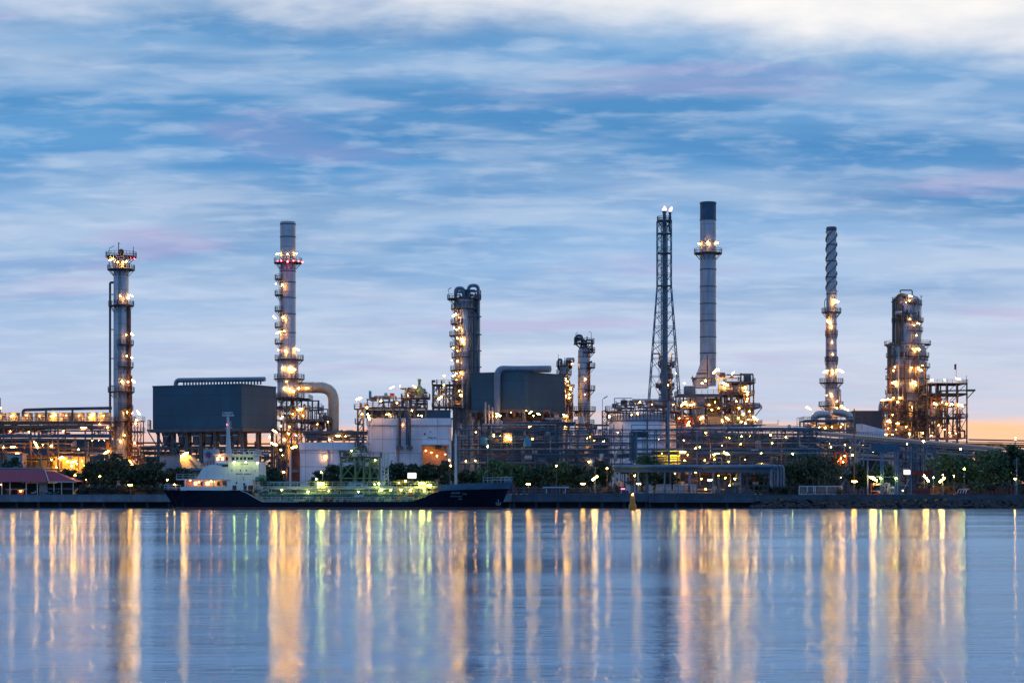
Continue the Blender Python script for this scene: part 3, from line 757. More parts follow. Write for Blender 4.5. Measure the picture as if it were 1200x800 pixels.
for py, r1, a0, a1 in ((350.5, 20, 0, 360), (362, 15.5, 0, 360), (379.5, 16, 130, 262), (393.5, 17.5, 130, 275), (406, 17, 130, 265), (418.5, 15, 130, 300), (434, 16.5, 130, 280), (446, 15, 120, 285)):
    ring(t, X(544, Y), Y, Z(py, Y), r, r1*Y/F, a0, a1)
gooseneck(t, [P(534, 378, Y-1), P(534, 337.5, Y-1), P(543.5, 337.5, Y-1), P(543.5, 352, Y-1)], .5, 'pale_blue_pipe')
gooseneck(t, [P(549, 352, Y-.6), P(549, 334.5, Y-.6), P(560.5, 334.5, Y-.6), P(560.5, 480, Y-.6)], .5, 'pale_blue_pipe')
gooseneck(t, [P(555.5, 480, Y-2.4), P(555.5, 366, Y-2.4), P(551, 366, Y-2.4)], .38, 'dark_pipe')
part('pipe', MB().rod(P(551.6, 480, Y-2.9), P(551.6, 362, Y-2.9), .3, 8), 'dark_pipe', t, True)
for py in (371, 392, 411, 430): part('band', MB().rod(P(549, py, Y-3.0), P(564, py, Y-1.2), .2, 6), 'steel', t)
part('ladder', MB().ladder(P(537, 480, Y-r-.3), P(537, 352, Y-r-.3), (1, 0, 0)), 'deck_steel', t)
part('jib', MB().bar(P(526, 350, Y), P(526, 342, Y), .13).bar(P(524.8, 339.5, Y), P(529, 337, Y), .18).bar(P(526, 342, Y), P(525, 339.5, Y), .13), 'steel', t)
clutter(t, 533, 563, 338, 350, Y-2, 4, 16, 95, ['dark_pipe', 'steel', 'pale_blue_pipe'], .1, .3)
lamps(t, Y-r-1.2, '532.5,369,white,tube,30; 538,384,white; 535,386,warm,dot; 540,397,warm; 542,399,white,tube,-80; 536,396,warm,dot; 531,407.5,warm; 536,411,warm,dot; 532,384,white,dot; 529.5,422,white; 536,423,warm; 540,437,warm; 535,437.5,white; 532,440,warm,tube,20; 535,445,warm,dot')

# ---- heat recovery box 2
t = thing('boiler_casing', 'smaller navy box with a big grey bent pipe rising across its left face', 'boiler', 610, 560)
A, B, C, D, z0, z1 = tilted_box(t, (552.5, 566), (614, 560), (662, 575), 436.5, 479.3, None)
part('casing', MB().prism([A, B, C, D], z0, z1), 'navy_cladding', t)
part('roof_edge', MB().prism(grow([A, B, C, D], .15), z1, z1+.3), 'navy_cladding', t)
part('base_girder', MB().prism(grow([A, B, C, D], .5), z0-.8, z0-.05), 'steel', t)
for f in (.05, .35, .65, .97):
    for q in (.05, .95):
        p = A.lerp(B, f)+(C-B)*q; part('leg', MB().bar((p.x, p.y, GZ), (p.x, p.y, z0-.8), .7), 'steel', t)
h = [A.lerp(B, .52)+(C-B)*.25, B.lerp(A, -.30)+(C-B)*.25]
yf = A.lerp(B, .47).y-1.2
gooseneck(t, [P(582.8, 506, yf), P(582.8, 432, yf), (h[0].x+1, h[0].y, z1+1.3), (h[1].x, h[1].y, z1+1.1)], .95, 'blue_duct', 'header_duct', 16)
for i in range(18):
    q = h[0].lerp(h[1], .12+.86*i/18); part('riser', MB().rod((q.x, q.y, z1+.2), (q.x, q.y, z1+.6), .18, 6), 'silver_pipe', t)
clutter(t, 553, 660, 481, 500, 560, 12, 46, 101, ['steel', 'dark_pipe', 'rust_steel', 'brown_steel', 'silver_pipe'], .12, .4)
for px in (569, 573, 577): part('pipe', MB().rod(P(px, 497, 557), P(px, 471+3*(px-569)/4, 557), .22, 8), 'duct_metal', t, True)
for px, a in ((609.5, 463), (612.5, 461), (645, 470)): part('pipe', MB().rod(P(px, 500, 557), P(px, a, 557), .12, 6), 'blue_steel', t, True)
part('flue_hood', MB().prism([P(555, 0, 570).xy, P(563, 0, 570).xy, P(563, 0, 576).xy, P(555, 0, 576).xy], Z(494, 570), Z(480, 570)), 'duct_metal', t)
lamps(t, 556, '584,486,warm,tube,-30; 582,488,white; 621.5,483,white,tube,40; 631,485,white,tube,-30; 637.5,496.5,orange; 638,495,warm; 625,487,warm,dot; 617,481,warm,dot; 622,499,warm,tube,20; 628,498,warm,dot; 633,502,warm,dot; 599,483,rust,dot'.replace(',rust', ',orange'))

# ---- small columns 4a 4b
Y = 580
t = thing('small_column', 'short stained column with a crowded top just right of the navy boiler casing', 'column', 661, Y)
shell(t, 661, Y, [(426, 2), (428, 4.5), (431, 5.4), (580, 5.6)], 'cladding_metal', 18)
r = 5.5*Y/F
for py, r1 in ((428.5, 9), (438.5, 9), ): ring(t, X(661, Y), Y, Z(py, Y), r, r1*Y/F)
for py in (456, 467, 478, 489): ring(t, X(663, Y), Y, Z(py, Y), r, 9*Y/F, -100, 60)
gooseneck(t, [P(654.5, 433, Y), P(654.5, 421, Y), P(658, 421, Y), P(658, 428, Y)], .3, 'dark_pipe')
part('mast', MB().bar(P(654.2, 428, Y), P(654.2, 415, Y), .12).bar(P(662, 428, Y), P(662, 419, Y), .22), 'steel', t)
gooseneck(t, [P(667, 500, Y-1), P(667, 447, Y-1), P(663, 444, Y-1)], .4, 'brown_steel')
clutter(t, 653, 669, 421, 438, Y-1, 3, 12, 111, ['steel', 'dark_pipe'], .1, .25); clutter(t, 658, 672, 446, 500, Y-3, 4, 26, 112, ['brown_steel', 'rust_steel', 'duct_metal', 'steel'], .1, .25)
lamps(t, Y-r-1.2, '665,447,warm; 663,444,warm,dot; 669,456,white; 667,462,white; 664,464,warm; 667,466,warm; 662,486.5,warm,tube,-25; 665,497,white,tube,-15; 662,499,warm; 660,451,warm,dot'); lamps(t, Y-.5, '670.3,426,white')
t = thing('mid_column', 'banded grey column with side balconies beside the white round tank', 'column', 685, Y)
shell(t, 684.6, Y, [(406, 3), (408, 6), (411, 7.2), (478, 7.4), (580, 7.4)], 'cladding_metal', 22)
r = 7.4*Y/F
for py, r1, a0, a1 in ((402, 12, 0, 360), (412.5, 13, -100, 80), (430.5, 13, -75, 60), (457, 13, -85, 60), (481.5, 13.5, 0, 360), (497, 12, 0, 360), (511, 11, 0, 360)):
    ring(t, X(684.6, Y), Y, Z(py, Y), r*(.9 if py > 405 else .4), r1*Y/F, a0, a1)
bands(t, 684.6, Y, (418, 425, 432, 440, 448, 456, 465, 473), 7.4, 'steel', .16)
gooseneck(t, [P(675, 404, Y), P(675, 393, Y), P(682, 393, Y), P(682, 404, Y)], .35, 'dark_pipe')
gooseneck(t, [P(690.5, 470, Y-1.5), P(690.5, 424, Y-1.5), P(694, 424, Y-1.5)], .3, 'rust_steel')
part('mast', MB().bar(P(693, 404, Y), P(693, 390, Y), .12).bar(P(693, 390, Y), P(690, 388, Y), .12).bar(P(674, 392, Y), P(677, 389, Y), .14), 'steel', t)
clutter(t, 674, 695, 394, 411, Y-2, 4, 20, 113, ['steel', 'dark_pipe', 'blue_steel'], .1, .3)
clutter(t, 674, 698, 483, 530, Y-3, 5, 30, 114, ['steel', 'dark_pipe', 'silver_pipe', 'rust_steel'], .1, .3)
steelwork(t, [675, 684, 695], [497, 511, 524, 579], Y-4, 7, 'brown_steel', .28, .6, 115)
part('skirt', MB().lathe(X(681, Y-4.6), Y-4.6, [(1.9, Z(525, Y)), (1.5, Z(505, Y)), (.7, Z(488, Y))], 14), 'duct_metal', t, True)
lamps(t, Y-r-1.5, '680.5,495,white,tube,-60; 683,497,warm; 679,512,warm,tube,30; 690,512,warm,tube,30; 684.5,516,warm; 681,518,warm; 688,518,warm; 684,523,warm,tube; 678,523,warm,dot; 707.5,517,white,tube,30; 710,519.5,warm,tube,-45'); lamps(t, Y-r-1.3, '686,444,warm,dot; 685.5,462,warm,dot')
t = thing('white_hopper', 'small white tapered hopper below the navy box behind the pipe rack', 'vessel', 668, 570)
part('shell', MB().lathe(X(667.5, 572), 572, [(1.2, Z(526, 572)), (1.2, Z(512, 572)), (.5, Z(504, 572))], 16), 'tank_white', t, True)
part('skirt', MB().lathe(X(667.5, 572), 572, [(1.3, GZ), (1.3, Z(526, 572)-.01)], 16), 'steel', t, True)

# ---- pipe racks
def rack(t, A, B, zs, d, n_posts, seed, mats, m='blue_steel', per=4, w=.26, rmax=.3, post_z0=GZ):
    """rack from ground point A to B (x,y), floors at heights zs, d metres deep away from the river"""
    q = random.Random(seed); A = Vector(A); B = Vector(B); D = (B-A).normalized(); N = Vector((-D.y, D.x))
    b = MB()
    for i in range(n_posts):
        p = A.lerp(B, i/(n_posts-1))
        for k in (0, d):
            c = p+N*k; b.bar((c.x, c.y, post_z0), (c.x, c.y, zs[-1]), w)
        for z in zs: b.bar((p.x, p.y, z), tuple(p+N*d)+(z,), w*.9)
    for z in zs:
        for k in (-.02, d): b.bar(tuple(A+N*k)+(z,), tuple(B+N*k)+(z,), w*.9)
    for i in range(n_posts-1):
        p0, p1 = A.lerp(B, i/(n_posts-1)), A.lerp(B, (i+1)/(n_posts-1))
        for z0_, z1_ in zip([post_z0+.2]+zs[:-1], zs):
            if q.random() < .3: b.bar(tuple(p0)+(z0_,), tuple(p1)+(z1_,), w*.5)
            elif q.random() < .3: b.bar(tuple(p1)+(z0_,), tuple(p0)+(z1_,), w*.5)
    part('steel_frame', b, m, t)
    for zi, z in enumerate(zs):
        pn = per[zi % len(per)] if isinstance(per, (list, tuple)) else per
        for j in range(pn):
            r = rmax*q.choice([.3, .35, .45, .6, 1.0]); k = .25+(d-.5)*j/max(1, pn-1); zz = z+.2+r+q.choice([0, 0, .5, .9, 1.3])
            a, c = A+N*k, B+N*k
            f0 = q.choice([0, q.uniform(0, .3), q.uniform(.1, .6)]); f1 = min(1, f0+q.choice([1, q.uniform(.2, .6), q.uniform(.3, .9)]))
            p0, p1 = a.lerp(c, f0), a.lerp(c, f1)
            bb = MB().rod((p0.x, p0.y, zz), (p1.x, p1.y, zz), r, 8)
            e = q.choice([0, 0, -1.6, 1.2])
            if e:
                pe = p1 if f1 < 1 else p0
                bb.rod((pe.x, pe.y, zz), (pe.x, pe.y, zz+e), r, 8).ball((pe.x, pe.y, zz), r*1.05, 8, 4)
            part('pipe', bb, q.choice(mats), t, True)
BL = ['dark_pipe', 'blue_steel', 'pale_blue_pipe', 'steel', 'silver_pipe', 'dark_pipe', 'pale_blue_pipe', 'rust_steel', 'duct_metal']
Y = 522
t = thing('pipe_rack', 'wide blue-grey pipe rack crossing below the smaller navy box', 'pipe rack', 630, Y)
rack(t, (X(536, Y), Y), (X(742, Y), Y), [Z(p, Y) for p in (543, 535, 527, 519, 511, 503)], 9, 17, 121, BL, per=[4, 6, 6, 7, 7, 6], rmax=.26, w=.2)
clutter(t, 540, 735, 496, 548, Y-.4, 8, 85, 122, BL, .07, .2)
qq = random.Random(4)
for i in range(12): lamp(t, qq.uniform(540, 735), qq.uniform(505, 562), Y+qq.uniform(2, 8), qq.choice(['warm', 'warm', 'orange', 'white']), 'dot')
part('vessel', MB().hvessel(P(567, 522, Y-.6), P(567, 512, Y-.6), .9), 'teal_paint', t, True)
part('vessel', MB().lathe(X(618, Y-.5), Y-.5, [(1.1, Z(523, Y)), (.9, Z(517, Y)), (.5, Z(513, Y)), (.3, Z(511, Y))], 12), 'teal_paint', t, True)
part('cabinet', MB().pbox(590, 599.5, 507, 518, Y+1, 2), 'cream_cladding', t)
lamps(t, Y-.8, '579,509.5,warm,dot; 578.5,511,white,dot; 596,513,white,tube,-40; 593,511,warm,dot; 560,555,lime,dot; 575,544,warm,dot')
for i, (px, py) in enumerate([(546, 540), (553, 560), (557, 561), (547, 556), (664, 545), (690, 541), (640, 549)]): lamp(t, px, py, Y-.6, ['warm', 'lime', 'warm', 'lime', 'white', 'white', 'cold'][i], 'dot')

Y = 512
t = thing('pipe_rack', 'broad teal-blue pipe rack in front of the round tank and furnace deck', 'pipe rack', 850, Y)
rack(t, (X(742, Y), Y), (X(962, Y), Y), [Z(p, Y) for p in (550, 541, 532, 526, 515, 509, 504)], 8, 17, 131, BL, per=[3, 4, 5, 2, 4, 6, 6], rmax=.26, w=.2)
clutter(t, 800, 955, 500, 552, Y-.4, 8, 75, 132, BL+['rust_steel', 'silver_pipe'], .07, .2)
qq = random.Random(6)
for i in range(22): lamp(t, qq.uniform(765, 958), qq.uniform(506, 566), Y+qq.uniform(2, 7), qq.choice(['warm', 'warm', 'orange', 'white']), 'dot')
part('handrail', MB().rail([P(742, 508, Y-.3), P(962, 508, Y-.3)], 1.1, 1.4, .12), 'blue_steel', t)
for k in range(5):
    gooseneck(t, [P(738+k*1.6, 540, Y-1+k*.7), P(738+k*1.6, 506+k*1.4, Y-1+k*.7), P(760, 506+k*1.4, Y-1+k*.7)], .16, 'blue_steel')
for px in (746, 784, 817): part('column', MB().pbox(px-.9, px+.9, 505, 579, Y-.9, .4), 'pale_blue_pipe', t)
for py, a, c in ((517.3, 744, 818), (525.5, 746, 960), (530.5, 818, 960)): part('beam', MB().pbox(a, c, py-.7, py+.7, Y-1.3, .35), 'pale_blue_pipe', t)
part('tie_pipe', MB().rod(P(783.5, 470, Y-.5), P(783.5, 520, Y-.5), .3, 8), 'pale_blue_pipe', t)
lamps(t, Y-1.4, '851,531,warm,tube,-25; 869,511,white,dot; 820,523.5,warm,dot; 903,509.5,white,dot; 868,520,warm,dot; 892,531,white,dot; 838,532,white,tube,25; 842,531.5,white,dot; 929,531.5,lime; 873,538.5,orange,dot; 826,539,orange,dot; 854,541,orange,dot; 905,519,warm,dot; 855,513,warm,dot; 921,512,white,dot; 846,522,orange,dot; 800,529.5,orange,tube; 806,533,warm,dot; 815,525,orange,dot')
y2 = thing('yellow_shed', 'small yellow shed glimpsed under the teal pipe rack', 'building', 780, 524)
part('wall', MB().pbox(767, 798, 528, 579, 524, 5), 'yellow_cladding', y2)
part('roof', MB().pbox(766, 799, 527, 528, 523.7, 5.6), 'steel', y2)
lamps(y2, 523, '790,531,lime,tube; 772,532,lime,dot')
t = thing('pipe_bridge', 'long sloping-looking pipe bridge running away to the far right', 'pipe rack', 1000, 520)
A_ = (X(955, 515), 515.0); B_ = (X(1215, 760), 760.0)
rack(t, A_, B_, [13.5, 15.7, 17.4], 6, 15, 141, ['pale_blue_pipe', 'blue_steel', 'silver_pipe', 'dark_pipe'], per=6, w=.5, rmax=.4)
DD = (Vector(B_)-Vector(A_)).normalized(); NN = Vector((DD.y, -DD.x))*.5
a3, b3 = Vector(A_)+NN, Vector(B_)+NN
part('girder', MB().bar(tuple(a3)+(18.3,), tuple(b3)+(18.3,), .7).bar(tuple(a3)+(12.6,), tuple(b3)+(12.6,), .5), 'blue_steel', t)
part('cable_tray', MB().bar(tuple(a3)+(18.9,), tuple(b3)+(18.9,), .3), 'silver_pipe', t)
part('handrail', MB().rail([tuple(a3)+(18.6,), tuple(a3.lerp(b3, .55))+(18.6,)], 1.1, 2.2, .12), 'blue_steel', t)
lamps(t, 545, '1063,520,white,dot; 990,521,white,dot; 996,524,warm,dot; 1023,525,white,dot; 1023.5,529,white,dot; 1011,522,warm,dot; 971,521,white,tube,35')
Y = 524
t = thing('pipe_lattice', 'pale braced steel frame under the pipe bridge near the spiral chimney', 'frame', 985, Y)
steelwork(t, [960, 967, 997, 1003, 1012], [514, 522, 534, 545, 579], Y, 5, 'pale_blue_pipe', .3, .8, 151)
clutter(t, 962, 1010, 514, 548, Y+1, 5, 34, 152, ['silver_pipe', 'blue_steel', 'dark_pipe', 'rust_steel'], .08, .22)
steelwork(t, [979, 985, 992], [530, 538, 546], Y-1, 3, 'rust_steel', .3, .5, 153)
lamps(t, Y-1.6, '986,537,orange; 988,541,warm; 982,540,orange,dot; 990,534,orange,dot; 986,546,warm,dot; 985.5,559,white,dot; 999,533,white,dot; 974,524,white,dot')
t = thing('pipe_lattice', 'blue braced steel trestle right of the four-post gantry', 'frame', 1072, Y)
steelwork(t, [1053, 1066, 1074, 1083, 1096], [521, 530, 541, 552, 579], Y, 5, 'blue_steel', .35, .9, 155)
clutter(t, 1054, 1095, 530, 575, Y+1, 4, 26, 156, ['blue_steel', 'rust_steel', 'silver_pipe', 'red_paint'], .08, .25)
part('cabinet', MB().pbox(1070, 1093, 551, 557, Y-1, 2), 'red_paint', t)

# ---- round tank
Y = 546
t = thing('storage_tank', 'white round tank with a crowded railed top behind the teal pipe rack', 'tank', 753, Y)
R0 = 41*Y/F
b = MB().lathe(X(753.5, Y+R0), Y+R0, [(R0, GZ), (R0, Z(492, Y)), (R0*.97, Z(490.5, Y)), (R0*.9, Z(486, Y)), (R0*.3, Z(482, Y))], 64)
part('shell', b, 'tank_white', t, True)
b = MB().lathe(X(753.5, Y+R0), Y+R0, [(R0+.05, Z(493.2, Y)), (R0+.25, Z(493, Y)), (R0+.25, Z(491.5, Y)), (R0+.05, Z(491.3, Y))], 64)
part('rim', b, 'pale_blue_pipe', t, True)
ring(t, X(753.5, Y+R0), Y+R0, Z(481, Y), R0*.8, R0+1.0, 0, 360, 'deck_steel', 1.4)
b = MB()
for k in range(36):
    a = R(170+k*200/35); x, y = X(753.5, Y+R0)+(R0+.3)*math.cos(a), Y+R0+(R0+.3)*math.sin(a)
    b.bar((x, y, Z(481, Y)), (x, y, Z(491, Y)), .22)
part('rim_post', b, 'steel', t)
part('roof_frame', MB().bar(P(720, 481, Y+3), P(720, 466.5, Y+3), .2).bar(P(720, 466.5, Y+3), P(741, 466.5, Y+3), .2).bar(P(741, 468, Y+3), P(785, 468, Y+3), .3).bar(P(758, 468, Y+3), P(758, 481, Y+3), .25).bar(P(785, 468, Y+3), P(785, 481, Y+3), .3), 'pale_blue_pipe', t)
clutter(t, 722, 793, 468, 481, Y+2, 10, 70, 161, ['steel', 'dark_pipe', 'rust_steel', 'brown_steel', 'duct_metal'], .1, .3)
part('jib', MB().bar(P(706, 480, Y+3), P(706, 467, Y+3), .13).bar(P(707, 467, Y+3), P(712, 464, Y+3), .25), 'steel', t)
gooseneck(t, [P(758.5, 560, Y-1), P(758.5, 478, Y-1), P(758.5, 477.9, Y+3)], .22, 'steel')
gooseneck(t, [P(781.5, 560, Y), P(781.5, 486, Y), P(784, 486, Y+3)], .4, 'dark_pipe')
steelwork(t, [706, 711.5], [481, 488, 495, 502, 509, 516, 579], Y+8, 2, 'steel', .25, .8, 163)
lamps(t, Y+2, '714,487.5,white; 713.5,489,warm,dot; 750,471,white,dot; 740,486,warm,dot; 747,484,orange,dot; 764,474,orange,dot; 789,474,warm,dot')

# ---- flare tower
Y = 572
t = thing('flare_tower', 'tall triangular-braced lattice flare tower with two small flames on top', 'tower', 778, Y)
def hw(py): return 8.2 if py < 335 else 8.2+(py-335)*(9.0/125)
b = MB(); rows = [259, 274, 290, 305, 321, 335, 350, 366, 383, 401, 420, 441, 470, 500]
pts = []
for py in rows:
    k = hw(py)*Y/F; c = X(778.3, Y); z = Z(py, Y)
    pts.append([Vector((c-k, Y-k, z)), Vector((c+k, Y-k, z)), Vector((c+k, Y+k, z)), Vector((c-k, Y+k, z))])
for i, p in enumerate(pts):
    for k in range(4): b.bar(p[k], p[(k+1) % 4], .15)
    if i+1 < len(pts):
        q = pts[i+1]
        for k in range(4):
            b.bar(p[k], q[k], .22)
            mid = (q[k]+q[(k+1) % 4])/2
            b.bar(p[k], mid, .11); b.bar(p[(k+1) % 4], mid, .11); m0 = (p[k]+p[(k+1) % 4])/2; b.bar(m0, q[k].lerp(p[k], .5), .1); b.bar(m0, q[(k+1) % 4].lerp(p[(k+1) % 4], .5), .1)
for k in range(4):
    q = pts[-1][k]; b.bar(q, (q.x, q.y, GZ), .4)
part('lattice', b, 'flare_blue', t)
part('flare_pipe', MB().lathe(X(778.6, Y), Y, [(2.8*Y/F, Z(480, Y)), (2.6*Y/F, Z(300, Y)), (2.5*Y/F, Z(262, Y)), (2.0*Y/F, Z(260, Y)), (2.0*Y/F, Z(250, Y)), (2.7*Y/F, Z(248.5, Y)), (2.7*Y/F, Z(247, Y))], 16), 'flare_blue', t, True)
for dxp in (-3.6, 3.4): part('riser_pipe', MB().rod(P(778.5+dxp, 470, Y+.6), P(778.5+dxp, 264, Y+.6), .16, 8), 'flare_blue', t, True)
part('pilot_pipe', MB().tube([P(784.5, 272, Y-.5), P(784.5, 258, Y-.5), P(785.2, 256, Y-.5), P(785.2, 248, Y-.5)], [.3, .35, .3, .4], 8), 'blue_steel', t, True)
ring(t, X(778.3, Y), Y, Z(259, Y), .9, 8.5*Y/F, m='blue_steel')
for py in (274, 297, 335): part('walkway', MB().box(X(770.5, Y), X(786.5, Y), Y-1.7, Y+1.7, Z(py, Y)-.1, Z(py, Y)+.08), 'blue_steel', t)
part('ladder', MB().ladder(P(773.6, 470, Y-.9), P(773.6, 262, Y-.9), (1, 0, 0), .7), 'blue_steel', t)
f = part('flame', MB().tube([P(778.6, 247.2, Y), P(778.4, 245.5, Y), P(779, 243.6, Y), P(778.5, 241.5, Y)], [.55, .6, .35, .05], 8), 'flame', t, True)
f = part('flame', MB().tube([P(785.2, 248, Y-.5), P(785.8, 245.8, Y-.5), P(786.8, 243.8, Y-.5), P(787.5, 242.4, Y-.5)], [.3, .42, .26, .04], 8), 'flame', t, True)
Y = 600
t = thing('drum_column', 'squat column of stacked drums with red railings standing inside the lattice tower', 'column', 781, Y)
shell(t, 781, Y, [(430, 2.5), (432, 5.5), (434, 6.5), (441, 6.5), (443, 4), (452, 4), (454, 5), (470, 5), (580, 5)], 'brown_steel', 18)
for py, r1, m in ((428, 10, 'red_paint'), (443, 8, 'deck_steel'), (455, 9.5, 'deck_steel'), (470, 9, 'deck_steel')): ring(t, X(781, Y), Y, Z(py, Y), .8, r1*Y/F, m=m)
clutter(t, 773, 790, 414, 430, Y-2, 3, 14, 171, ['steel', 'rust_steel', 'duct_metal'], .1, .3)
clutter(t, 773, 790, 443, 470, Y-2.5, 3, 16, 172, ['steel', 'rust_steel', 'brown_steel'], .1, .3)
lamps(t, Y-2.6, '780,415,white,tube,40; 777,416,orange; 782,422,warm,dot; 781.5,446,warm; 783,451,warm,dot; 779,447,warm,dot; 792,437,warm,dot')

# ---- chimney 3 and furnace deck
Y = 566
t = thing('tall_chimney', 'tallest plain grey chimney with a dark cap and one ring platform', 'chimney', 830, Y)
shell(t, 829.8, Y, [(237, 8.6), (237.6, 9.3), (239, 9.4), (300, 9.5), (440, 9.6), (452, 9.6)], 'stack_metal', 32)
part('cap', MB().lathe(X(829.8, Y), Y, [(9.48*Y/F, Z(258, Y)), (9.48*Y/F, Z(240, Y)), (9.9*Y/F, Z(239, Y)), (9.9*Y/F, Z(237.6, Y)), (9.2*Y/F, Z(237, Y))], 32), 'blue_steel', t, True)
bands(t, 829.8, Y, (258, 284, 316, 336, 356, 376, 395, 414), 9.55)
ring(t, X(829.8, Y), Y, Z(297, Y), 9.5*Y/F, 16.5*Y/F)
lamps(t, Y-9.5*Y/F-1.3, '829.5,284,white; 831,286,warm,dot'); lamps(t, Y-1, '819,285.5,warm; 840.5,284.5,white')
b = MB()
k0 = [P(824, 417, Y-3), P(829.5, 417, Y-3)]; b_ = [P(812, 452, Y-3), P(829.5, 452, Y-3)]
b.extr([(X(824, Y), Z(417, Y)), (X(829, Y), Z(416, Y)), (X(829, Y), Z(455, Y)), (X(812.5, Y), Z(455, Y)), (X(812, Y), Z(447, Y)), (X(816.5, Y), Z(438, Y))], Y-4, Y+1)
part('breeching_duct', b, 'cladding_metal', t)
part('duct_stay', MB().bar(P(816, 437.5, Y-4.1), P(829, 437.5, Y-4.1), .35).bar(P(829, 416, Y-4.1), P(829, 452, Y-4.1), .3), 'steel', t)
Y = 552
t = thing('furnace_deck', 'multi-level lit furnace structure with a horizontal drum at the tall chimney foot', 'process unit', 843, Y)
steelwork(t, [797, 806, 815, 829, 846, 858, 872, 883], [462, 474, 487, 502, 579], Y, 14, 'steel', .4, .2, 181)
floor_deck(t, 795, 884, 462, Y, 14); floor_deck(t, 797, 890, 477.5, Y, 13); floor_deck(t, 797, 893, 497.5, Y, 13)
part('girder', MB().pbox(794, 846, 461.5, 465, Y-.6, .4), 'steel', t)
part('wall', MB().pbox(803, 815, 452, 461.5, Y+2, 5), 'blue_steel', t)
part('firebox', MB().pbox(811, 826, 464, 502, Y+1.2, 10), 'cladding_metal', t)
part('firebox', MB().pbox(826, 862, 484.5, 500, Y+2, 9), 'grey_cladding', t)
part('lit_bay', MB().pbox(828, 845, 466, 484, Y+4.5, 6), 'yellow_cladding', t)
for px in (829, 833, 838, 842): part('tube_bank', MB().rod(P(px, 466, Y+1.5), P(px, 484, Y+1.5), .22, 8), 'brown_steel', t)
part('hood', MB().pbox(826.5, 846, 483.5, 485, Y+.6, 6), 'steel', t)
part('drum', MB().hvessel(P(841, 456, Y+2), P(876, 456, Y+2), 1.35, 18), 'duct_metal', t, True)
for px in (845, 858, 871): part('drum_band', MB().rod(P(px, 456, Y+2), P(px+1, 456, Y+2), 1.42, 18), 'brown_steel', t, True)
for px in (848, 866): part('saddle', MB().pbox(px, px+3, 459, 462, Y+1, 2), 'steel', t)
steelwork(t, [852, 868, 883], [447.5, 462], Y, 8, 'steel', .4, .3, 183)
floor_deck(t, 851, 885, 448.5, Y, 8)
part('beam', MB().bar(P(838, 443.5, Y+1), P(865, 443, Y+1), .35).bar(P(843, 443, Y+1), P(843, 462, Y+1), .3), 'yellow_paint', t)
part('vessel', MB().hvessel(P(876.5, 448, Y+3), P(876.5, 438, Y+3), .9), 'steel', t, True)
part('vent', MB().rod(P(868, 448, Y+2), P(868, 437, Y+2), .25, 8).rod(P(872, 462, Y+2), P(872, 440, Y+2), .18, 8), 'steel', t)
b = MB().extr([(X(878, Y), Z(471.5, Y)), (X(890, Y), Z(472, Y)), (X(893.5, Y), Z(476, Y)), (X(893, Y), Z(477.5, Y)), (X(878, Y), Z(477.5, Y))], Y, Y+5)
part('hood', b, 'duct_metal', t)
part('bracing', MB().bar(P(893, 477.5, Y), P(885, 487, Y), .25).bar(P(893, 497, Y), P(884, 508, Y), .25), 'steel', t)
clutter(t, 846, 884, 463, 500, Y, 9, 52, 184, ['steel', 'brown_steel', 'rust_steel', 'cream_cladding', 'duct_metal'], .1, .35)
clutter(t, 797, 826, 464, 502, Y, 8, 26, 185, ['steel', 'red_paint', 'dark_pipe', 'duct_metal'], .1, .3)
clutter(t, 803, 884, 437, 448, Y+3, 6, 16, 186, ['steel', 'brown_steel', 'yellow_paint'], .1, .25)
clutter(t, 800, 880, 496, 503, Y-1, 3, 26, 187, ['cream_cladding', 'steel', 'duct_metal', 'brown_steel'], .1, .25)
lamps(t, Y-.8, '802,449,white; 823,449,white; 827,446,warm; 838,435,white; 836,437,warm; 841,433,white,tube,-15; 859,437,white,tube,35; 850,450,white,tube,-25; 873,454,warm; 875,459,white,tube,-20; 876,462,warm; 801,473,warm,tube,40; 805,474,warm; 811,474,warm,tube,15; 822,489.5,white,tube,35; 852,490,white,tube,-30; 847,494,white; 846,492,orange,dot; 869,494,white; 874,496,white; 885,490,white,tube,-35; 878,482,warm; 871,485,warm; 877,491,warm,dot; 876,467,orange; 875,470,warm,dot; 851,501,warm,dot; 834,480,warm; 842,478,warm; 831,474,warm,dot; 838,471,orange,dot; 866,478,warm; 863,470,warm,dot; 808,498,orange,dot; 865,490,lime,dot')
fg = thing('process_skid', 'red painted pump skid between the round tank and the furnace deck', 'machinery', 800, 549)
clutter(fg, 794, 812, 487, 503, 545, 3, 24, 191, ['red_paint', 'rust_steel', 'duct_metal'], .12, .35)
steelwork(fg, [794, 803, 812], [488, 503, 579], 545, 3, 'rust_steel', .3, .4, 192)
lamps(fg, 544, '806.5,496,orange,tube,60; 796,490,warm,dot')

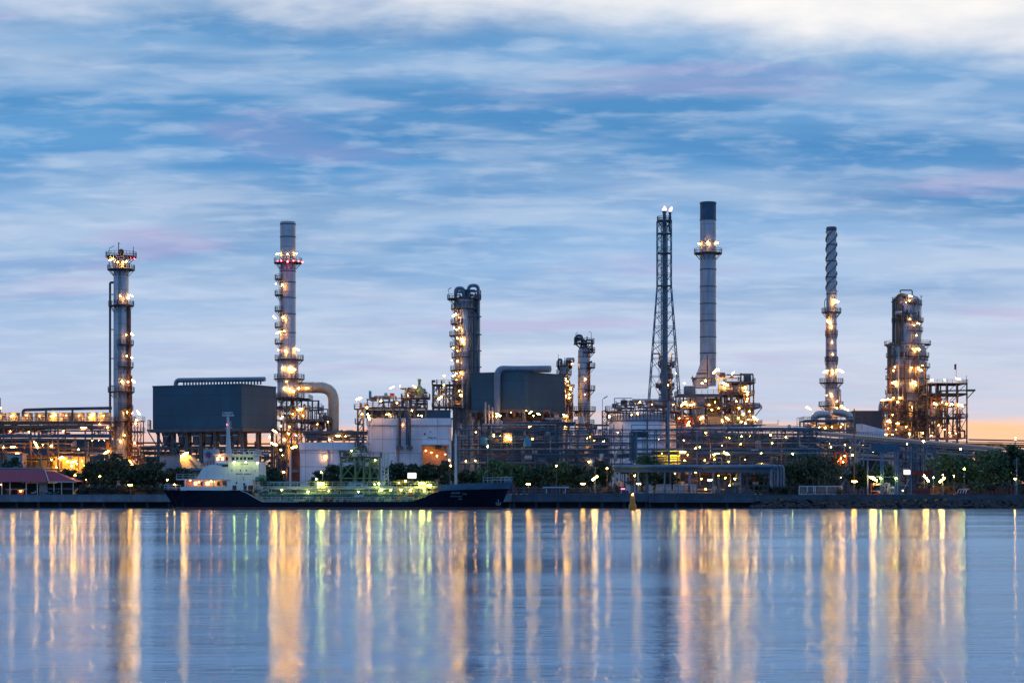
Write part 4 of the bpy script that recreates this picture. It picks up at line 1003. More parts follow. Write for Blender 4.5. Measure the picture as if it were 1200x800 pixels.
# ---- chimney 4 with strakes
Y = 600
t = thing('spiral_chimney', 'slim grey chimney with spiral strakes around its upper part', 'chimney', 975, Y)
shell(t, 974.3, Y, [(266.5, 5), (267.2, 5.8), (345, 5.9), (400, 6.2), (445, 7), (490, 7.4), (500, 7.4)], 'stack_metal', 28)
part('cap', MB().lathe(X(974.3, Y), Y, [(5.9*Y/F, Z(271, Y)), (6.2*Y/F, Z(269.5, Y)), (6.2*Y/F, Z(267.5, Y)), (5.6*Y/F, Z(266, Y))], 24), 'steel', t, True)
for s0 in range(3):
    b = MB(); k = 60; vs = []
    for i in range(k+1):
        a = R(s0*120+i*360*2.1/k); z = Z(342-(342-271)*i/k, Y); r = 5.85*Y/F
        for rr, dz in ((r-.05, -.1), (r+.3, -.1), (r+.3, .1), (r-.05, .1)):
            vs.append((X(974.3, Y)+rr*math.cos(a), Y+rr*math.sin(a), z+dz))
    b.add(vs, [(i*4+j, i*4+(j+1) % 4, i*4+4+(j+1) % 4, i*4+4+j) for i in range(k) for j in range(4)])
    part('strake', b, 'steel', t)
bands(t, 974.3, Y, (287, 306, 325, 344.5), 5.95, h=.3); bands(t, 974.3, Y, (380, 411, 428), 6.3, h=.25)
for py, r1, a0, a1 in ((366, 11.5, 0, 360), (392, 7.5, 180, 360), (448.5, 14, 0, 360), (475.5, 15, 120, 260), (475.5, 14, -60, 60), (423, 8, 180, 360)):
    ring(t, X(974.3, Y), Y, Z(py, Y), (6.1 if py < 400 else 7)*Y/F, r1*Y/F, a0, a1)
part('ladder', MB().ladder(P(969, 445, Y-1.2), P(969, 360, Y-1.2), (1, 0, 0)), 'rust_steel', t)
gooseneck(t, [P(966.5, 366, Y), P(966.5, 352, Y), P(969, 349, Y)], .12, 'steel')
gooseneck(t, [P(983.5, 482, Y), P(983.5, 457, Y), P(980, 455, Y)], .55, 'duct_metal')
lamps(t, Y-2.9, '978,354,white; 980,352.5,white,tube,-20; 973.5,379,white; 974,383,warm; 971,377,white,tube,-40; 975,401,white; 976,415,warm,dot; 975.5,434,white; 976,437,warm; 974,462,white; 974.5,464,warm; 980.5,478,warm; 981,485,warm; 981,470,warm,dot'); lamps(t, Y-1, '967.5,435,white,tube,25; 985.5,434.5,white,tube,-25; 968.5,463,warm,dot')
lamps(t, Y-4, '947.5,478,white,tube,-35; 989,478,white; 992,480,warm,tube,-20; 986,476,warm')
Y = 592
t = thing('flue_manifold', 'round grey flue elbows on a railed deck at the spiral chimney base', 'process unit', 968, Y)
gooseneck(t, [P(954, 500, Y+1), P(954, 485.5, Y+1), P(972, 485, Y+1)], 1.05, 'duct_metal', 'flue_duct', 16)
gooseneck(t, [P(976, 482, Y+1), P(996, 485, Y+1), P(996, 500, Y+1)], 1.1, 'duct_metal', 'flue_duct', 16)
steelwork(t, [942, 957, 973, 989, 1002], [493, 504, 579], Y-2, 8, 'steel', .4, 0, 201)
floor_deck(t, 942, 1005, 493, Y-2, 10)
part('handrail', MB().rail([P(934, 504, Y-3), P(1010, 503, Y-3)], 3.6, 3, .12), 'steel', t)
part('girder', MB().pbox(943, 1006, 491.5, 494.5, Y-2.8, .5), 'steel', t)
part('wall', MB().pbox(945, 988, 497, 503, Y+4, 3), 'cream_cladding', t)
lamps(t, Y-1, '952,501,warm; 960,500.5,warm,dot; 967,501,warm; 975,500,warm,dot; 985,500,white; 945,502,warm,dot; 988,497,warm,dot')
t = thing('dark_shed', 'dark brown clad shed with a pale lean-to right of the spiral chimney', 'building', 1012, 606)
part('wall', MB().pbox(1000, 1034, 481, 579, 606, 14), 'brown_cladding', t)
part('lean_to', MB().extr([(X(1002, 603), Z(497, 603)), (X(1008, 603), Z(497, 603)), (X(1034, 603), Z(504, 603)), (X(1034, 603), Z(516, 603)), (X(1002, 603), Z(516, 603))], 599, 605.5), 'white_cladding', t)

# ---- big column 5
Y = 690
t = thing('crude_column', 'broad stepped column crowded with golden-lit platforms near the right edge', 'column', 1062, Y)
shell(t, 1063.5, Y, [(345, 4), (348, 12), (352, 15.5), (403, 16), (409, 22), (512, 22.5), (600, 22.5)], 'cladding_metal', 40)
for py, r1, a0, a1 in ((357, 17, -100, 60), (377, 18.5, 0, 360), (388, 18, -100, 30), (404, 27, 0, 360), (418, 25, 0, 360), (422, 24, 250, 360), (430.5, 26, -90, 20), (444, 25.5, 0, 360), (461, 26, 0, 360), (480, 25, 0, 360), (497, 24.5, 0, 360)):
    ring(t, X(1063.5, Y), Y, Z(py, Y), (15.8 if py < 403 else 22)*Y/F, r1*Y/F, a0, a1)
gooseneck(t, [P(1052, 402, Y-4), P(1052, 348, Y-4), P(1056, 345.5, Y-4), P(1062, 347, Y-4)], .7, 'brown_steel')
gooseneck(t, [P(1047, 402, Y-2), P(1047, 352, Y-2), P(1051, 350, Y-2)], .5, 'steel')
gooseneck(t, [P(1041.5, 470, Y-3), P(1041.5, 404, Y-3), P(1046, 403, Y-3)], .55, 'brown_steel')
gooseneck(t, [P(1033, 515, Y-2), P(1033, 469.5, Y-2), P(1051, 469.5, Y-6)], 1.1, 'duct_metal')
gooseneck(t, [P(1055, 343, Y), P(1055, 340, Y), P(1069, 340, Y), P(1069, 357, Y)], .22, 'steel')
part('mast', MB().bar(P(1079.5, 412, Y), P(1079.5, 346, Y), .18).bar(P(1078.5, 347.5, Y), P(1080.5, 347.5, Y), .18), 'steel', t)
part('ladder', MB().ladder(P(1071, 402, Y-4.8), P(1071, 350, Y-4.8), (1, 0, 0)), 'deck_steel', t)
part('ladder', MB().ladder(P(1055, 500, Y-6.8), P(1055, 405, Y-6.8), (1, 0, 0)), 'deck_steel', t)
for px, a, b_ in ((1058, 358, 400), (1076.5, 402, 500), (1049, 410, 480), (1062, 461, 500)): part('pipe', MB().rod(P(px, b_, Y-6.9), P(px, a, Y-6.9), .3, 8), 'steel', t, True)
clutter(t, 1048, 1078, 347, 378, Y-6, 4, 30, 211, ['steel', 'brown_steel', 'dark_pipe'], .12, .3)
clutter(t, 1040, 1086, 404, 510, Y-8.5, 3, 46, 212, ['steel', 'brown_steel', 'duct_metal', 'rust_steel'], .12, .35)
lamps(t, Y-6.0, '1067,347,white,tube,-15; 1066,352,warm; 1062,354,orange,dot; 1075,378.5,white; 1071,381,warm; 1074,393,warm,dot; 1077,379,white,dot; 1066,374,warm,dot')
lamps(t, Y-8.0, '1072,411,warm; 1070,409,warm,dot; 1076,409,warm,tube,-20; 1049,430,white; 1047,434,warm; 1076,431,white; 1078,433,warm,tube,-20; 1068,431,warm; 1081,428,white,dot; 1048,448,white,tube,12; 1050,451,warm; 1071,448,white,tube,20; 1073,451,warm; 1047,466,warm,dot; 1068,477,white,tube,-20; 1070,480,warm; 1065,482,warm; 1087,479,warm; 1085,481,white,dot; 1065,508,white,tube,-20; 1083,508,white,tube,-30; 1080,506,warm; 1046,509,white,dot; 1068,503,warm; 1055,466,warm; 1058,487,orange,dot; 1074,493,orange,dot')
Y = 676
t = thing('pump_structure', 'low glowing pipe frame tucked at the left foot of the broad stepped column', 'frame', 1048, Y)
steelwork(t, [1035, 1044, 1054, 1064, 1075, 1088], [469, 482, 492, 505, 579], Y, 5, 'brown_steel', .4, .3, 221)
floor_deck(t, 1034, 1090, 482, Y, 5); floor_deck(t, 1034, 1090, 492.5, Y, 5)
clutter(t, 1035, 1089, 470, 512, Y, 5, 56, 222, ['brown_steel', 'rust_steel', 'steel', 'duct_metal', 'cream_cladding'], .12, .35)
lamps(t, Y-1, '1035,468.5,warm,tube,10; 1044,468,warm; 1040,468,white,tube,5; 1052,471,warm; 1041,493,white,tube,28; 1043,494.5,warm; 1052,496,warm,tube; 1041,502,orange; 1034,508,warm,dot; 1038,509,warm,tube; 1050,503,orange,dot; 1062,500,warm; 1046,486,orange,dot')
Y = 672
t = thing('open_process_structure', 'open steel frame with a flagpole right of the broad stepped column', 'frame', 1112, Y)
steelwork(t, [1087, 1097, 1109, 1121, 1133], [449, 461, 474, 489, 513, 579], Y, 14, 'brown_steel', .42, .55, 231)
floor_deck(t, 1086, 1134, 449, Y, 14); floor_deck(t, 1086, 1134, 462, Y, 14, rail=False); floor_deck(t, 1086, 1134, 489, Y, 14)
part('crane_beam', MB().bar(P(1100, 458, Y-.5), P(1143, 457, Y-.5), .5).bar(P(1142, 457.5, Y-.5), P(1133, 467, Y-.5), .28).pbox(1134, 1143, 456, 458, Y-1, 3), 'brown_steel', t)
part('vessel', MB().hvessel(P(1089, 466, Y+3), P(1103, 466, Y+3), 1.4), 'rust_steel', t, True)
part('vessel', MB().hvessel(P(1092, 494, Y+3), P(1092, 478, Y+3), 1.3), 'duct_metal', t, True)
clutter(t, 1086, 1110, 449, 512, Y, 12, 56, 232, ['brown_steel', 'rust_steel', 'green_paint', 'steel'], .12, .35)
clutter(t, 1108, 1134, 470, 512, Y, 12, 30, 233, ['brown_steel', 'rust_steel', 'steel'], .12, .3)
lamps(t, Y-1, '1092,445,white; 1107,445,white,dot; 1122,443.5,white,tube,-10; 1125,444,white,dot; 1096,473,white,tube,-25; 1098,474,warm; 1109,473,warm; 1113,475,orange,dot; 1115,473,white; 1117,474,warm; 1123,475,warm; 1125,474,white,tube,-20; 1107,503,white; 1113,507,orange; 1104,471,warm,dot; 1091,510,white,dot; 1100,498,orange,dot; 1120,508,orange,dot; 1128,476,warm,dot')
part('flag', MB().slot(1).bar(P(1120.5, 449, Y), P(1120.5, 426, Y), .12).slot(0).box(X(1118.3, Y), X(1120.4, Y), Y-.04, Y+.04, Z(433, Y), Z(426.5, Y)), ['flag_red', 'steel'], t)
part('mast', MB().bar(P(1132.5, 449, Y), P(1132.5, 440, Y), .14), 'steel', t)

# ---- far-off pipe line at the right edge, and between the legs
t = thing('far_pipe_line', 'distant low pipe line with a lit lamp at the far right edge', 'pipe rack', 1185, 900)
rack(t, (X(1130, 860), 860), (X(1260, 900), 900), [Z(534, 880), Z(527, 880), Z(521, 880)], 8, 10, 241, ['brown_steel', 'rust_steel', 'dark_pipe'], m='brown_steel', per=5, w=.5)
lamps(t, 858, '1190,513,white; 1190,515,white,dot; 1151,531,orange; 1127,528,orange,dot')
part('lamp_post', MB().bar(P(1190, 540, 859), P(1190, 513, 859), .25), 'steel', t)
t = thing('far_pipe_line', 'distant dark pipe line seen between the legs of the navy box', 'pipe rack', 240, 720)
rack(t, (X(150, 720), 720), (X(345, 740), 740), [Z(536, 720), Z(529, 720), Z(524, 720)], 8, 12, 242, ['brown_steel', 'rust_steel', 'dark_pipe'], m='brown_steel', per=5, w=.5)
clutter(t, 160, 340, 522, 540, 720, 8, 40, 243, ['brown_steel', 'dark_pipe', 'steel'], .2, .6)

# ---- dark backdrop blocks added to shut out the bright horizon behind the plant
for xa, xb, yt, Yk, m, lb in ((-60, 128, 513, 640, 'dark_wall', 'added dark backdrop block behind the air cooler rack'), (430, 560, 515, 640, 'dark_wall', 'long added dark backdrop block behind the tall white building'), (566, 735, 509, 636, 'dark_wall', 'long added dark backdrop block behind the pipe rack under the smaller navy box'),
        (548, 663, 482, 604, 'dark_wall', 'added dark backdrop block filling the gap under the smaller navy box'), (738, 905, 506, 640, 'dark_wall', 'added dark backdrop block behind the furnace deck'), (906, 1000, 512, 650, 'dark_wall', 'added dark backdrop block behind the right half of the teal pipe rack'), (1034, 1140, 518, 800, 'dark_wall', 'far added dark backdrop block behind the open process frame'), (325, 430, 520, 620, 'dark_wall', 'added dark backdrop block behind the low white hall')):
    t = thing('backdrop_block', lb, 'building', (xa+xb)/2, Yk)
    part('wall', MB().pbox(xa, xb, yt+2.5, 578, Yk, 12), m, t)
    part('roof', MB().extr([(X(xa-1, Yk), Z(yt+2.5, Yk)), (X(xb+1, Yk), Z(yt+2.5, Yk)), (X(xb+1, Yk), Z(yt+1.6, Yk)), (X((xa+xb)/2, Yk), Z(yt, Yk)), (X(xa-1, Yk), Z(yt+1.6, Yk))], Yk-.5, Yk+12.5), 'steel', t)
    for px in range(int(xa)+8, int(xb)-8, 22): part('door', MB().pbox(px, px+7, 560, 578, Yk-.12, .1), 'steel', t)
# =================================================================== RIVER, GROUND, QUAY
QY = 480.0
o = MB().add([(-6000, -600, 0), (6000, -600, 0), (6000, QY+6, 0), (-6000, QY+6, 0)], [(0, 1, 2, 3)]).build('water', 'water'); tag(o, None, None, None, 'structure')
g = MB(); xs = [-20000, -600, 600, 20000]; ys = [QY+4.2, 700, 1500, 25000]
g.add([(x, y, GZ) for y in ys for x in xs], [(r*4+c, r*4+c+1, r*4+c+5, r*4+c+4) for r in range(3) for c in range(3)])
tag(g.build('ground', 'ground_earth'), None, None, None, 'structure')
tag(MB().box(-20000, 20000, QY+3.4, QY+4.2, -3, GZ-.004).build('river_bed_edge', 'dark_concrete'), None, None, None, 'structure')

def quay(xa, xb, label, zt=3.02, zb=1.45, m='concrete'):
    t = thing('quay_wall', label, 'wall', (xa+xb)/2, QY, 0)
    part('deck_slab', MB().box(X(xa, QY), X(xb, QY), QY, QY+4.0, zb, zt), m, t)
    part('coping', MB().box(X(xa, QY), X(xb, QY), QY-.06, QY+.5, zt+.004, zt+.16), m, t)
    n = max(2, int((X(xb, QY)-X(xa, QY))/5))
    for i in range(n+1):
        x = X(xa, QY)+.4+(X(xb, QY)-X(xa, QY)-.8)*i/n
        part('pile', MB().rod((x, QY+.8, -2), (x, QY+.8, zb), .35, 10), 'dark_concrete', t, True)
    part('back_wall', MB().box(X(xa, QY), X(xb, QY), QY+2.9, QY+3.3, -2, zb-.005), 'dark_concrete', t)
    return t
quay(-60, 199.6, 'pale concrete quay wall below the hedge and red-roofed pavilion')
quay(200, 599.6, 'concrete quay wall behind the moored tanker')
q3 = quay(600, 759.6, 'dark stained concrete quay wall between the ship bow and the orange buoy', m='quay_dark')
quay(760, 884.6, 'concrete quay wall under the long shelter', 3.02, 1.3, m='quay_dark')
quay(885, 1270, 'low quay wall behind the dark rock bank', 3.0, 1.6, m='quay_dark')
part('kerb', MB().box(X(618, QY), X(884, QY), QY+.1, QY+.35, 3.19, 3.5), 'quay_dark', q3)

# rock bank on the right
q = random.Random(5)
rk = MB()
def rock(b, x, y, z, r):
    n = 7
    prof = [(-.9, .3), (-.45, .85), (.1, 1.0), (.55, .8), (.9, .35)]
    vs = []
    for h, k in prof:
        for i in range(n):
            a = 2*math.pi*i/n+q.uniform(-.2, .2); rr = r*k*q.uniform(.75, 1.15)
            vs.append((x+rr*math.cos(a), y+rr*math.sin(a), z+h*r*q.uniform(.55, .8)))
    fs = [(i*n+k, i*n+(k+1) % n, (i+1)*n+(k+1) % n, (i+1)*n+k) for i in range(4) for k in range(n)]+[tuple(range(n))[::-1], tuple(range(4*n, 5*n))]
    b.add(vs, fs)
for i in range(900):
    x = q.uniform(X(884, 470), X(1240, 470)); k = q.random()
    edge = min(1, (x-X(884, 470))/4)
    rock(rk, x, QY-.3-k*6.5, 1.7*(1-k)*edge+q.uniform(-.2, .2), q.uniform(.35, .8))
o = rk.build('rock_bank', 'rock'); tag(o, 'dark bank of loose rock sloping into the water', 'rocks', None, 'stuff')
for i, (px, py, w_) in enumerate([(915, 586, 2.2), (1060, 587, 3), (1072, 587, 3), (1084, 586.5, 3), (1097, 586.5, 3), (1107, 586, 3), (1157, 588.5, 3.6), (1165, 588.5, 3.6), (1187, 589.5, 3)]):
    Yk = QY-1.2
    b = MB().slot(0).extr([(X(px-w_, Yk), Z(py+2.6, Yk)), (X(px+w_*.4, Yk), Z(py+2.6, Yk)), (X(px+w_, Yk), Z(py-2.2, Yk)), (X(px-w_*.4, Yk), Z(py-2.2, Yk))], Yk, Yk+.5)
    b.slot(1).box(X(px-w_*1.2, Yk), X(px+w_*1.2, Yk), Yk+.5, Yk+1.1, Z(py+3, Yk), Z(py-2.6, Yk))
    wh = ['at the near end of the rock bank', 'first below the four-post gantry', 'second below the four-post gantry', 'third right of the gantry', 'fourth right of the gantry', 'fifth right of the gantry', 'left one of a pair below the red railing', 'right one of a pair below the red railing', 'near the right edge below the quay'][i]
    single('quay_fender', b, ['mark_amber', 'black_rubber'], 'amber striped black fender, '+wh, 'fender', px, Yk, .5, 'striped fenders along the rock bank')

# =================================================================== VEGETATION
def leaves(rs, centres, radii, n, size, flat=.75):
    k = rs.integers(0, len(centres), n); c = centres[k]; r = radii[k]
    d = rs.normal(size=(n, 3)); d /= np.linalg.norm(d, axis=1)[:, None]
    p = c+d*(r*rs.uniform(.5, 1.05, n)**.6*np.where(rs.random(n) < .22, rs.uniform(1.1, 1.9, n), 1))[:, None]*np.array([1, 1, flat])
    u = rs.normal(size=(n, 3)); u /= np.linalg.norm(u, axis=1)[:, None]
    v = np.cross(u, rs.normal(size=(n, 3))); v /= np.linalg.norm(v, axis=1)[:, None]
    s = (size*rs.uniform(.6, 1.3, n))[:, None]
    vs = np.stack([p-u*s-v*s*.5, p+u*s*.3-v*s*.7, p+u*s+v*s*.3, p-u*s*.2+v*s*.7], 1).reshape(-1, 3)
    return vs
def leaf_mesh(name, vs, m, parent=None):
    n = len(vs)//4; me = bpy.data.meshes.new(name)
    off = np.array(origin(parent)) if parent else np.zeros(3)
    me.vertices.add(n*4); me.vertices.foreach_set('co', (vs-off).ravel())
    me.loops.add(n*4); me.loops.foreach_set('vertex_index', np.arange(n*4, dtype=np.int32))
    me.polygons.add(n); me.polygons.foreach_set('loop_start', np.arange(0, n*4, 4, dtype=np.int32)); me.polygons.foreach_set('loop_total', np.full(n, 4, dtype=np.int32))
    me.materials.append(M[m]); me.update(calc_edges=True)
    o = bpy.data.objects.new(name, me); col.objects.link(o)
    if parent: o.parent = parent
    return o
ts = 100
def tree(px, Y, ytop, wpx, label, m='leaf_dark', n=1700, lo=.28, name='broadleaf_tree'):
    global ts; ts += 1
    rs = np.random.default_rng(ts); q = random.Random(ts)
    t = thing(name, label, 'tree', px, Y)
    x, H, W = X(px, Y), Z(ytop, Y)-GZ, wpx*Y/F
    b = MB(); k = H*.55; base = Vector((x, Y, GZ-.1)); top = Vector((x+q.uniform(-.4, .4), Y, GZ+k))
    r0 = .10+H*.022
    b.rod(base, top, r0, 8, r0*.55)
    cs, rr = [], []
    K = int(20+W*2.2)
    for i in range(K):
        f = lo+(.97-lo)*q.random()**.8; a = q.uniform(0, 6.28); e = (f-lo)/(1-lo)
        spread = (math.sin(math.pi*min(1, e*.72+.24)))**.7*q.uniform(.72, 1.12)
        d = W*.5*spread*math.sqrt(q.uniform(.05, .9))
        c = Vector((x+d*math.cos(a), Y+d*math.sin(a)*.8, GZ+H*f)); cs.append(c)
        rr.append(max(.45, min(W*q.uniform(.09, .2), (H*1.02-(c.z-GZ))*1.1)))
        if i < 9: b.rod(base.lerp(top, q.uniform(.4, 1)), c, r0*.4, 5, r0*.12)
    part('trunk', b, 'bark', t, True)
    rr = np.array(rr); keep = np.repeat(np.arange(len(cs)), np.maximum(1, (rr**2/np.mean(rr**2)*2).astype(int)))
    vs = leaves(rs, np.array([tuple(c) for c in cs])[keep], rr[keep], int(n*1.5), .22+.01*H, .8)
    leaf_mesh('crown', vs, m, t)
    return t
T = [
 (16, 512, 536, 34, 'dark leafy tree behind the left end of the teal roof strip', 'leaf_dark'),
 (83, 506, 551, 34, 'low bushy tree between the pavilion roof and the hedge', 'leaf_dark'),
 (112, 508, 541, 38, 'spreading dark tree in front of the air cooler rack, beside the pavilion', 'leaf_dark'),
 (134, 505, 532, 48, 'largest dark tree at the foot of the slim ringed column', 'leaf_dark'),
 (160, 507, 545, 34, 'low dark tree just right of the slim ringed column', 'leaf_dark'),
 (180, 509, 541, 36, 'dark tree beside the left legs of the big navy box', 'leaf_dark'),
 (210, 506, 549, 34, 'olive tree behind the tanker stern', 'leaf_olive'),
 (306, 508, 543, 32, 'dark tree just right of the ship wheelhouse', 'leaf_dark'),
 (320, 506, 549, 30, 'lower dark tree at the foot of the chimney furnace frame', 'leaf_dark'),
 (374, 506, 552, 20, 'small lamplit tree at the left part of the low white hall', 'leaf_olive'),
 (391, 508, 546, 36, 'dark tree at the middle of the low white hall', 'leaf_dark'),
 (412, 507, 546, 30, 'narrow dark tree behind the braced jetty frame', 'leaf_dark'),
 (432, 507, 547, 28, 'dark tree behind the right half of the braced jetty frame', 'leaf_dark'),
 (467, 508, 543, 36, 'spreading tree before the tall white building, left of the bright white sign', 'leaf_dark'),
 (484, 506, 544, 26, 'tree behind the bright white sign', 'leaf_dark'),
 (502, 508, 544, 28, 'round dark tree at the left side of the orange-lit alcove', 'leaf_dark'),
 (522, 505, 540, 22, 'small tree at the right side of the orange-lit alcove', 'leaf_dark'),
 (549, 509, 551, 30, 'dark tree between the pale foremast and the mast light', 'leaf_dark'),
 (580, 507, 540, 46, 'broad green tree behind the tanker bow', 'leaf_mid'),
 (608, 509, 544, 36, 'green tree just right of the tanker bow railing', 'leaf_mid'),
 (634, 506, 545, 38, 'dark tree left of the orange street lamp', 'leaf_dark'),
 (658, 508, 542, 42, 'broad green tree right of the orange street lamp', 'leaf_mid'),
 (682, 506, 546, 36, 'dark tree below the banded mid column', 'leaf_dark'),
 (705, 507, 541, 30, 'dark tree at the left end of the long shelter', 'leaf_dark'),
 (758, 509, 534, 42, 'dark green tree rising above the shelter roof', 'leaf_mid'),
 (782, 504, 553, 30, 'low tree seen through the shelter posts', 'leaf_dark'),
 (888, 504, 556, 26, 'dark tree under the right end of the shelter roof', 'leaf_dark'),
 (934, 507, 541, 34, 'dark tree beside the grouped bent pipes of the shelter', 'leaf_dark'),
 (957, 506, 533, 58, 'largest dark round tree above the white fence', 'leaf_dark'),
 (1006, 507, 545, 30, 'dark tree between the white fence and the four-post gantry', 'leaf_dark'),
 (1036, 509, 546, 34, 'dark tree behind the four-post gantry', 'leaf_mid'),
 (1108, 508, 532, 46, 'green tree left of the yellow-green street lamp', 'leaf_mid'),
 (1133, 510, 535, 44, 'green tree behind the yellow-green street lamp', 'leaf_mid'),
 (1158, 507, 527, 52, 'large green tree right of the yellow-green street lamp', 'leaf_mid'),
 (1186, 509, 521, 44, 'tall dark tree near the right edge behind the bare pole', 'leaf_dark'),
 (1210, 507, 528, 40, 'dark tree cut by the right edge of the view', 'leaf_dark'),
]
for a in T: tree(*a)
def hedge(xa, xb, yt, Y, label, d=1.6, m='hedge_leaf', yb=580):
    global ts; ts += 1
    rs = np.random.default_rng(ts)
    t = thing('hedge', label, 'hedge', (xa+xb)/2, Y)
    x0, x1, h = X(xa, Y), X(xb, Y), Z(yt, Y)-GZ
    n = int((x1-x0)/.9)
    cs = np.array([(x0+(x1-x0)*rs.random(), Y+rs.random()*d, GZ+h*rs.uniform(.15, .82)) for i in range(n*4)])
    leaf_mesh('foliage', leaves(rs, cs, np.full(len(cs), .55), n*150, .22, .9), m, t)
    part('stem', MB().box(x0+.3, x1-.3, Y+.4, Y+d-.4, GZ, GZ+h*.7), 'bark', t)
hedge(90, 193, 567.5, 489, 'clipped dark hedge along the quay left of the ship')
hedge(892, 937, 568.5, 489, 'short clipped hedge between the shelter and the white fence')
hedge(1076, 1240, 564.5, 494, 'long dark hedge behind the red railing on the right quay')
hedge(696, 726, 567.5, 489, 'rounded dark bush at the left foot of the shelter')
hedge(660, 690, 570, 490, 'low bush under the quay lamp right of the white bench wall')
tree(1147, 488, 567.5, 14, 'pale green shrub right of the red-and-white crate on the quay', 'grass_leaf', 500, .05, 'shrub')
tree(984, 486, 574.5, 8, 'tiny yellow-green shrub at the right end of the white fence', 'grass_leaf', 250, .05, 'shrub')
rs = np.random.default_rng(77)
n = 1500
cs = np.stack([rs.uniform(-420, 420, n), rs.uniform(930, 990, n), GZ+rs.uniform(1, 17, n)*rs.uniform(.4, 1, n)], 1)
o = leaf_mesh('treeline', leaves(rs, cs, rs.uniform(2, 5, n), 36000, 1.0), 'leaf_dark'); tag(o, 'dark far-off line of trees on the horizon', 'trees', None, 'stuff')

# =================================================================== SHORE FURNITURE
# pavilion
Y = 491
t = thing('pavilion', 'open waterside pavilion with a maroon hipped roof on the left', 'pavilion', 35, Y)
def hip(b, xa, xb, y0, y1, ze, zr, ra, rb):
    ym = (y0+y1)/2
    b.add([(xa, y0, ze), (xb, y0, ze), (xb, y1, ze), (xa, y1, ze), (ra, ym, zr), (rb, ym, zr)], [(0, 1, 5, 4), (1, 2, 5), (2, 3, 4, 5), (3, 0, 4), (0, 3, 2, 1)])
b = MB(); hip(b, X(-70, Y), X(57, Y), Y-2, Y+9, Z(564.5, Y), Z(549.5, Y), X(-50, Y), X(52, Y+3))
part('roof', b, 'roof_red', t)
b = MB(); hip(b, X(50, Y), X(90.5, Y), Y-1.5, Y+8, Z(564, Y)-.02, Z(551.5, Y), X(50, Y), X(63, Y+3))
part('roof', b, 'roof_red', t)
part('gutter', MB().bar(P(57.5, 564.2, Y-1.6), P(90, 564.4, Y-1.6), .2).bar(P(52.5, 550, Y+2.9), P(57, 564, Y-2.05), .16), 'pale_mast', t)
for px in (-25, -8, 4, 13.5, 32.5, 45.5): part('post', MB().bar((X(px, Y), Y-1.5, GZ), (X(px, Y), Y-1.5, Z(564.5, Y)), .22), 'cream_post', t)
for px in (64.5, 73.5, 87): part('post', MB().bar((X(px, Y), Y-1.2, GZ), (X(px, Y), Y-1.2, Z(564.2, Y)), .2), 'cream_post', t)
part('wall', MB().pbox(46, 55.5, 565, 579, Y+.6, .25), 'grey_cladding', t)
part('counter', MB().pbox(56, 88.5, 571.8, 573, Y-.6, 1.2), 'concrete', t)
part('counter', MB().pbox(5, 32, 572.4, 573.4, Y-.8, 1.0), 'concrete', t)
part('back_wall', MB().pbox(-60, 86, 566, 580, Y+7, .3), 'brown_cladding', t)
lamps(t, Y-1.7, '30,580.2,white,dot; 24,575.3,warm,dot; 1,567.5,orange,dot')
single('teal_canopy', MB().pbox(-60, 50, 547.5, 549.2, 503, 9).pbox(-60, -58, 549.2, 579, 503, 1).pbox(46, 48, 549.2, 579, 503, 1), 'roof_teal', 'long teal canopy edge showing above the maroon roof', 'canopy', 0, 503)
for i, (px, w_, lb) in enumerate([(10.5, 5.5, 'red drinks cabinet standing at the left pavilion post'), (24, 7, 'long low red cooler chest under the pavilion roof')]):
    b = MB().slot(0).pbox(px-w_/2, px+w_/2, 573.6+i, 579, Y-1.0, 1.2).slot(1).pbox(px-w_/2-.2, px+w_/2+.2, 573+i, 573.6+i, Y-1.1, 1.4)
    single('cooler_cabinet', b, ['red_paint', 'pale_mast'], lb, 'cabinet', px, Y-1)
def motorbike(px, Y, m, label, flip=1):
    t = thing('parked_motorbike', label, 'motorbike', px, Y, GZ, 'motorbikes parked by the pavilion')
    x, z = X(px, Y), GZ
    for s_ in (-.62, .62):
        b = MB(); pts = [(x+s_+.3*math.cos(a), Y, z+.31+.3*math.sin(a)) for a in [i*math.pi/8 for i in range(17)]]
        b.tube(pts, .06, 6); b.bar((x+s_-.28, Y, z+.31), (x+s_+.28, Y, z+.31), .03).bar((x+s_, Y, z+.03), (x+s_, Y, z+.6), .03)
        part('wheel', b, 'black_rubber', t)
    b = MB().tube([(x-.6*flip, Y, z+.55), (x-.2*flip, Y, z+.5), (x+.2*flip, Y, z+.5), (x+.45*flip, Y, z+.8), (x+.5*flip, Y, z+.95)], [.08, .17, .15, .1, .06], 8).bar((x+.62*flip, Y, z+.31), (x+.45*flip, Y, z+.95), .07)
    part('body', b, m, t, True)
    part('seat', MB().tube([(x-.7*flip, Y, z+.78), (x-.5*flip, Y, z+.74), (x-.05*flip, Y, z+.72), (x+.08*flip, Y, z+.74)], [.06, .12, .12, .05], 8), 'black_rubber', t, True)
    part('handlebar', MB().bar((x+.42*flip, Y-.33, z+1.02), (x+.42*flip, Y+.33, z+1.02), .05).ball((x+.55*flip, Y, z+.9), .11, 8, 5), 'silver_pipe', t)
motorbike(39, 487.2, 'silver_pipe', 'silver motorbike nearest the pavilion middle post')
motorbike(51, 487.0, 'mark_white', 'white motorbike before the grey pavilion wall')
motorbike(58, 487.3, 'teal_paint', 'teal motorbike right of the white one', -1)
motorbike(66, 487.1, 'logo_blue', 'dark blue motorbike at the right pavilion counter')

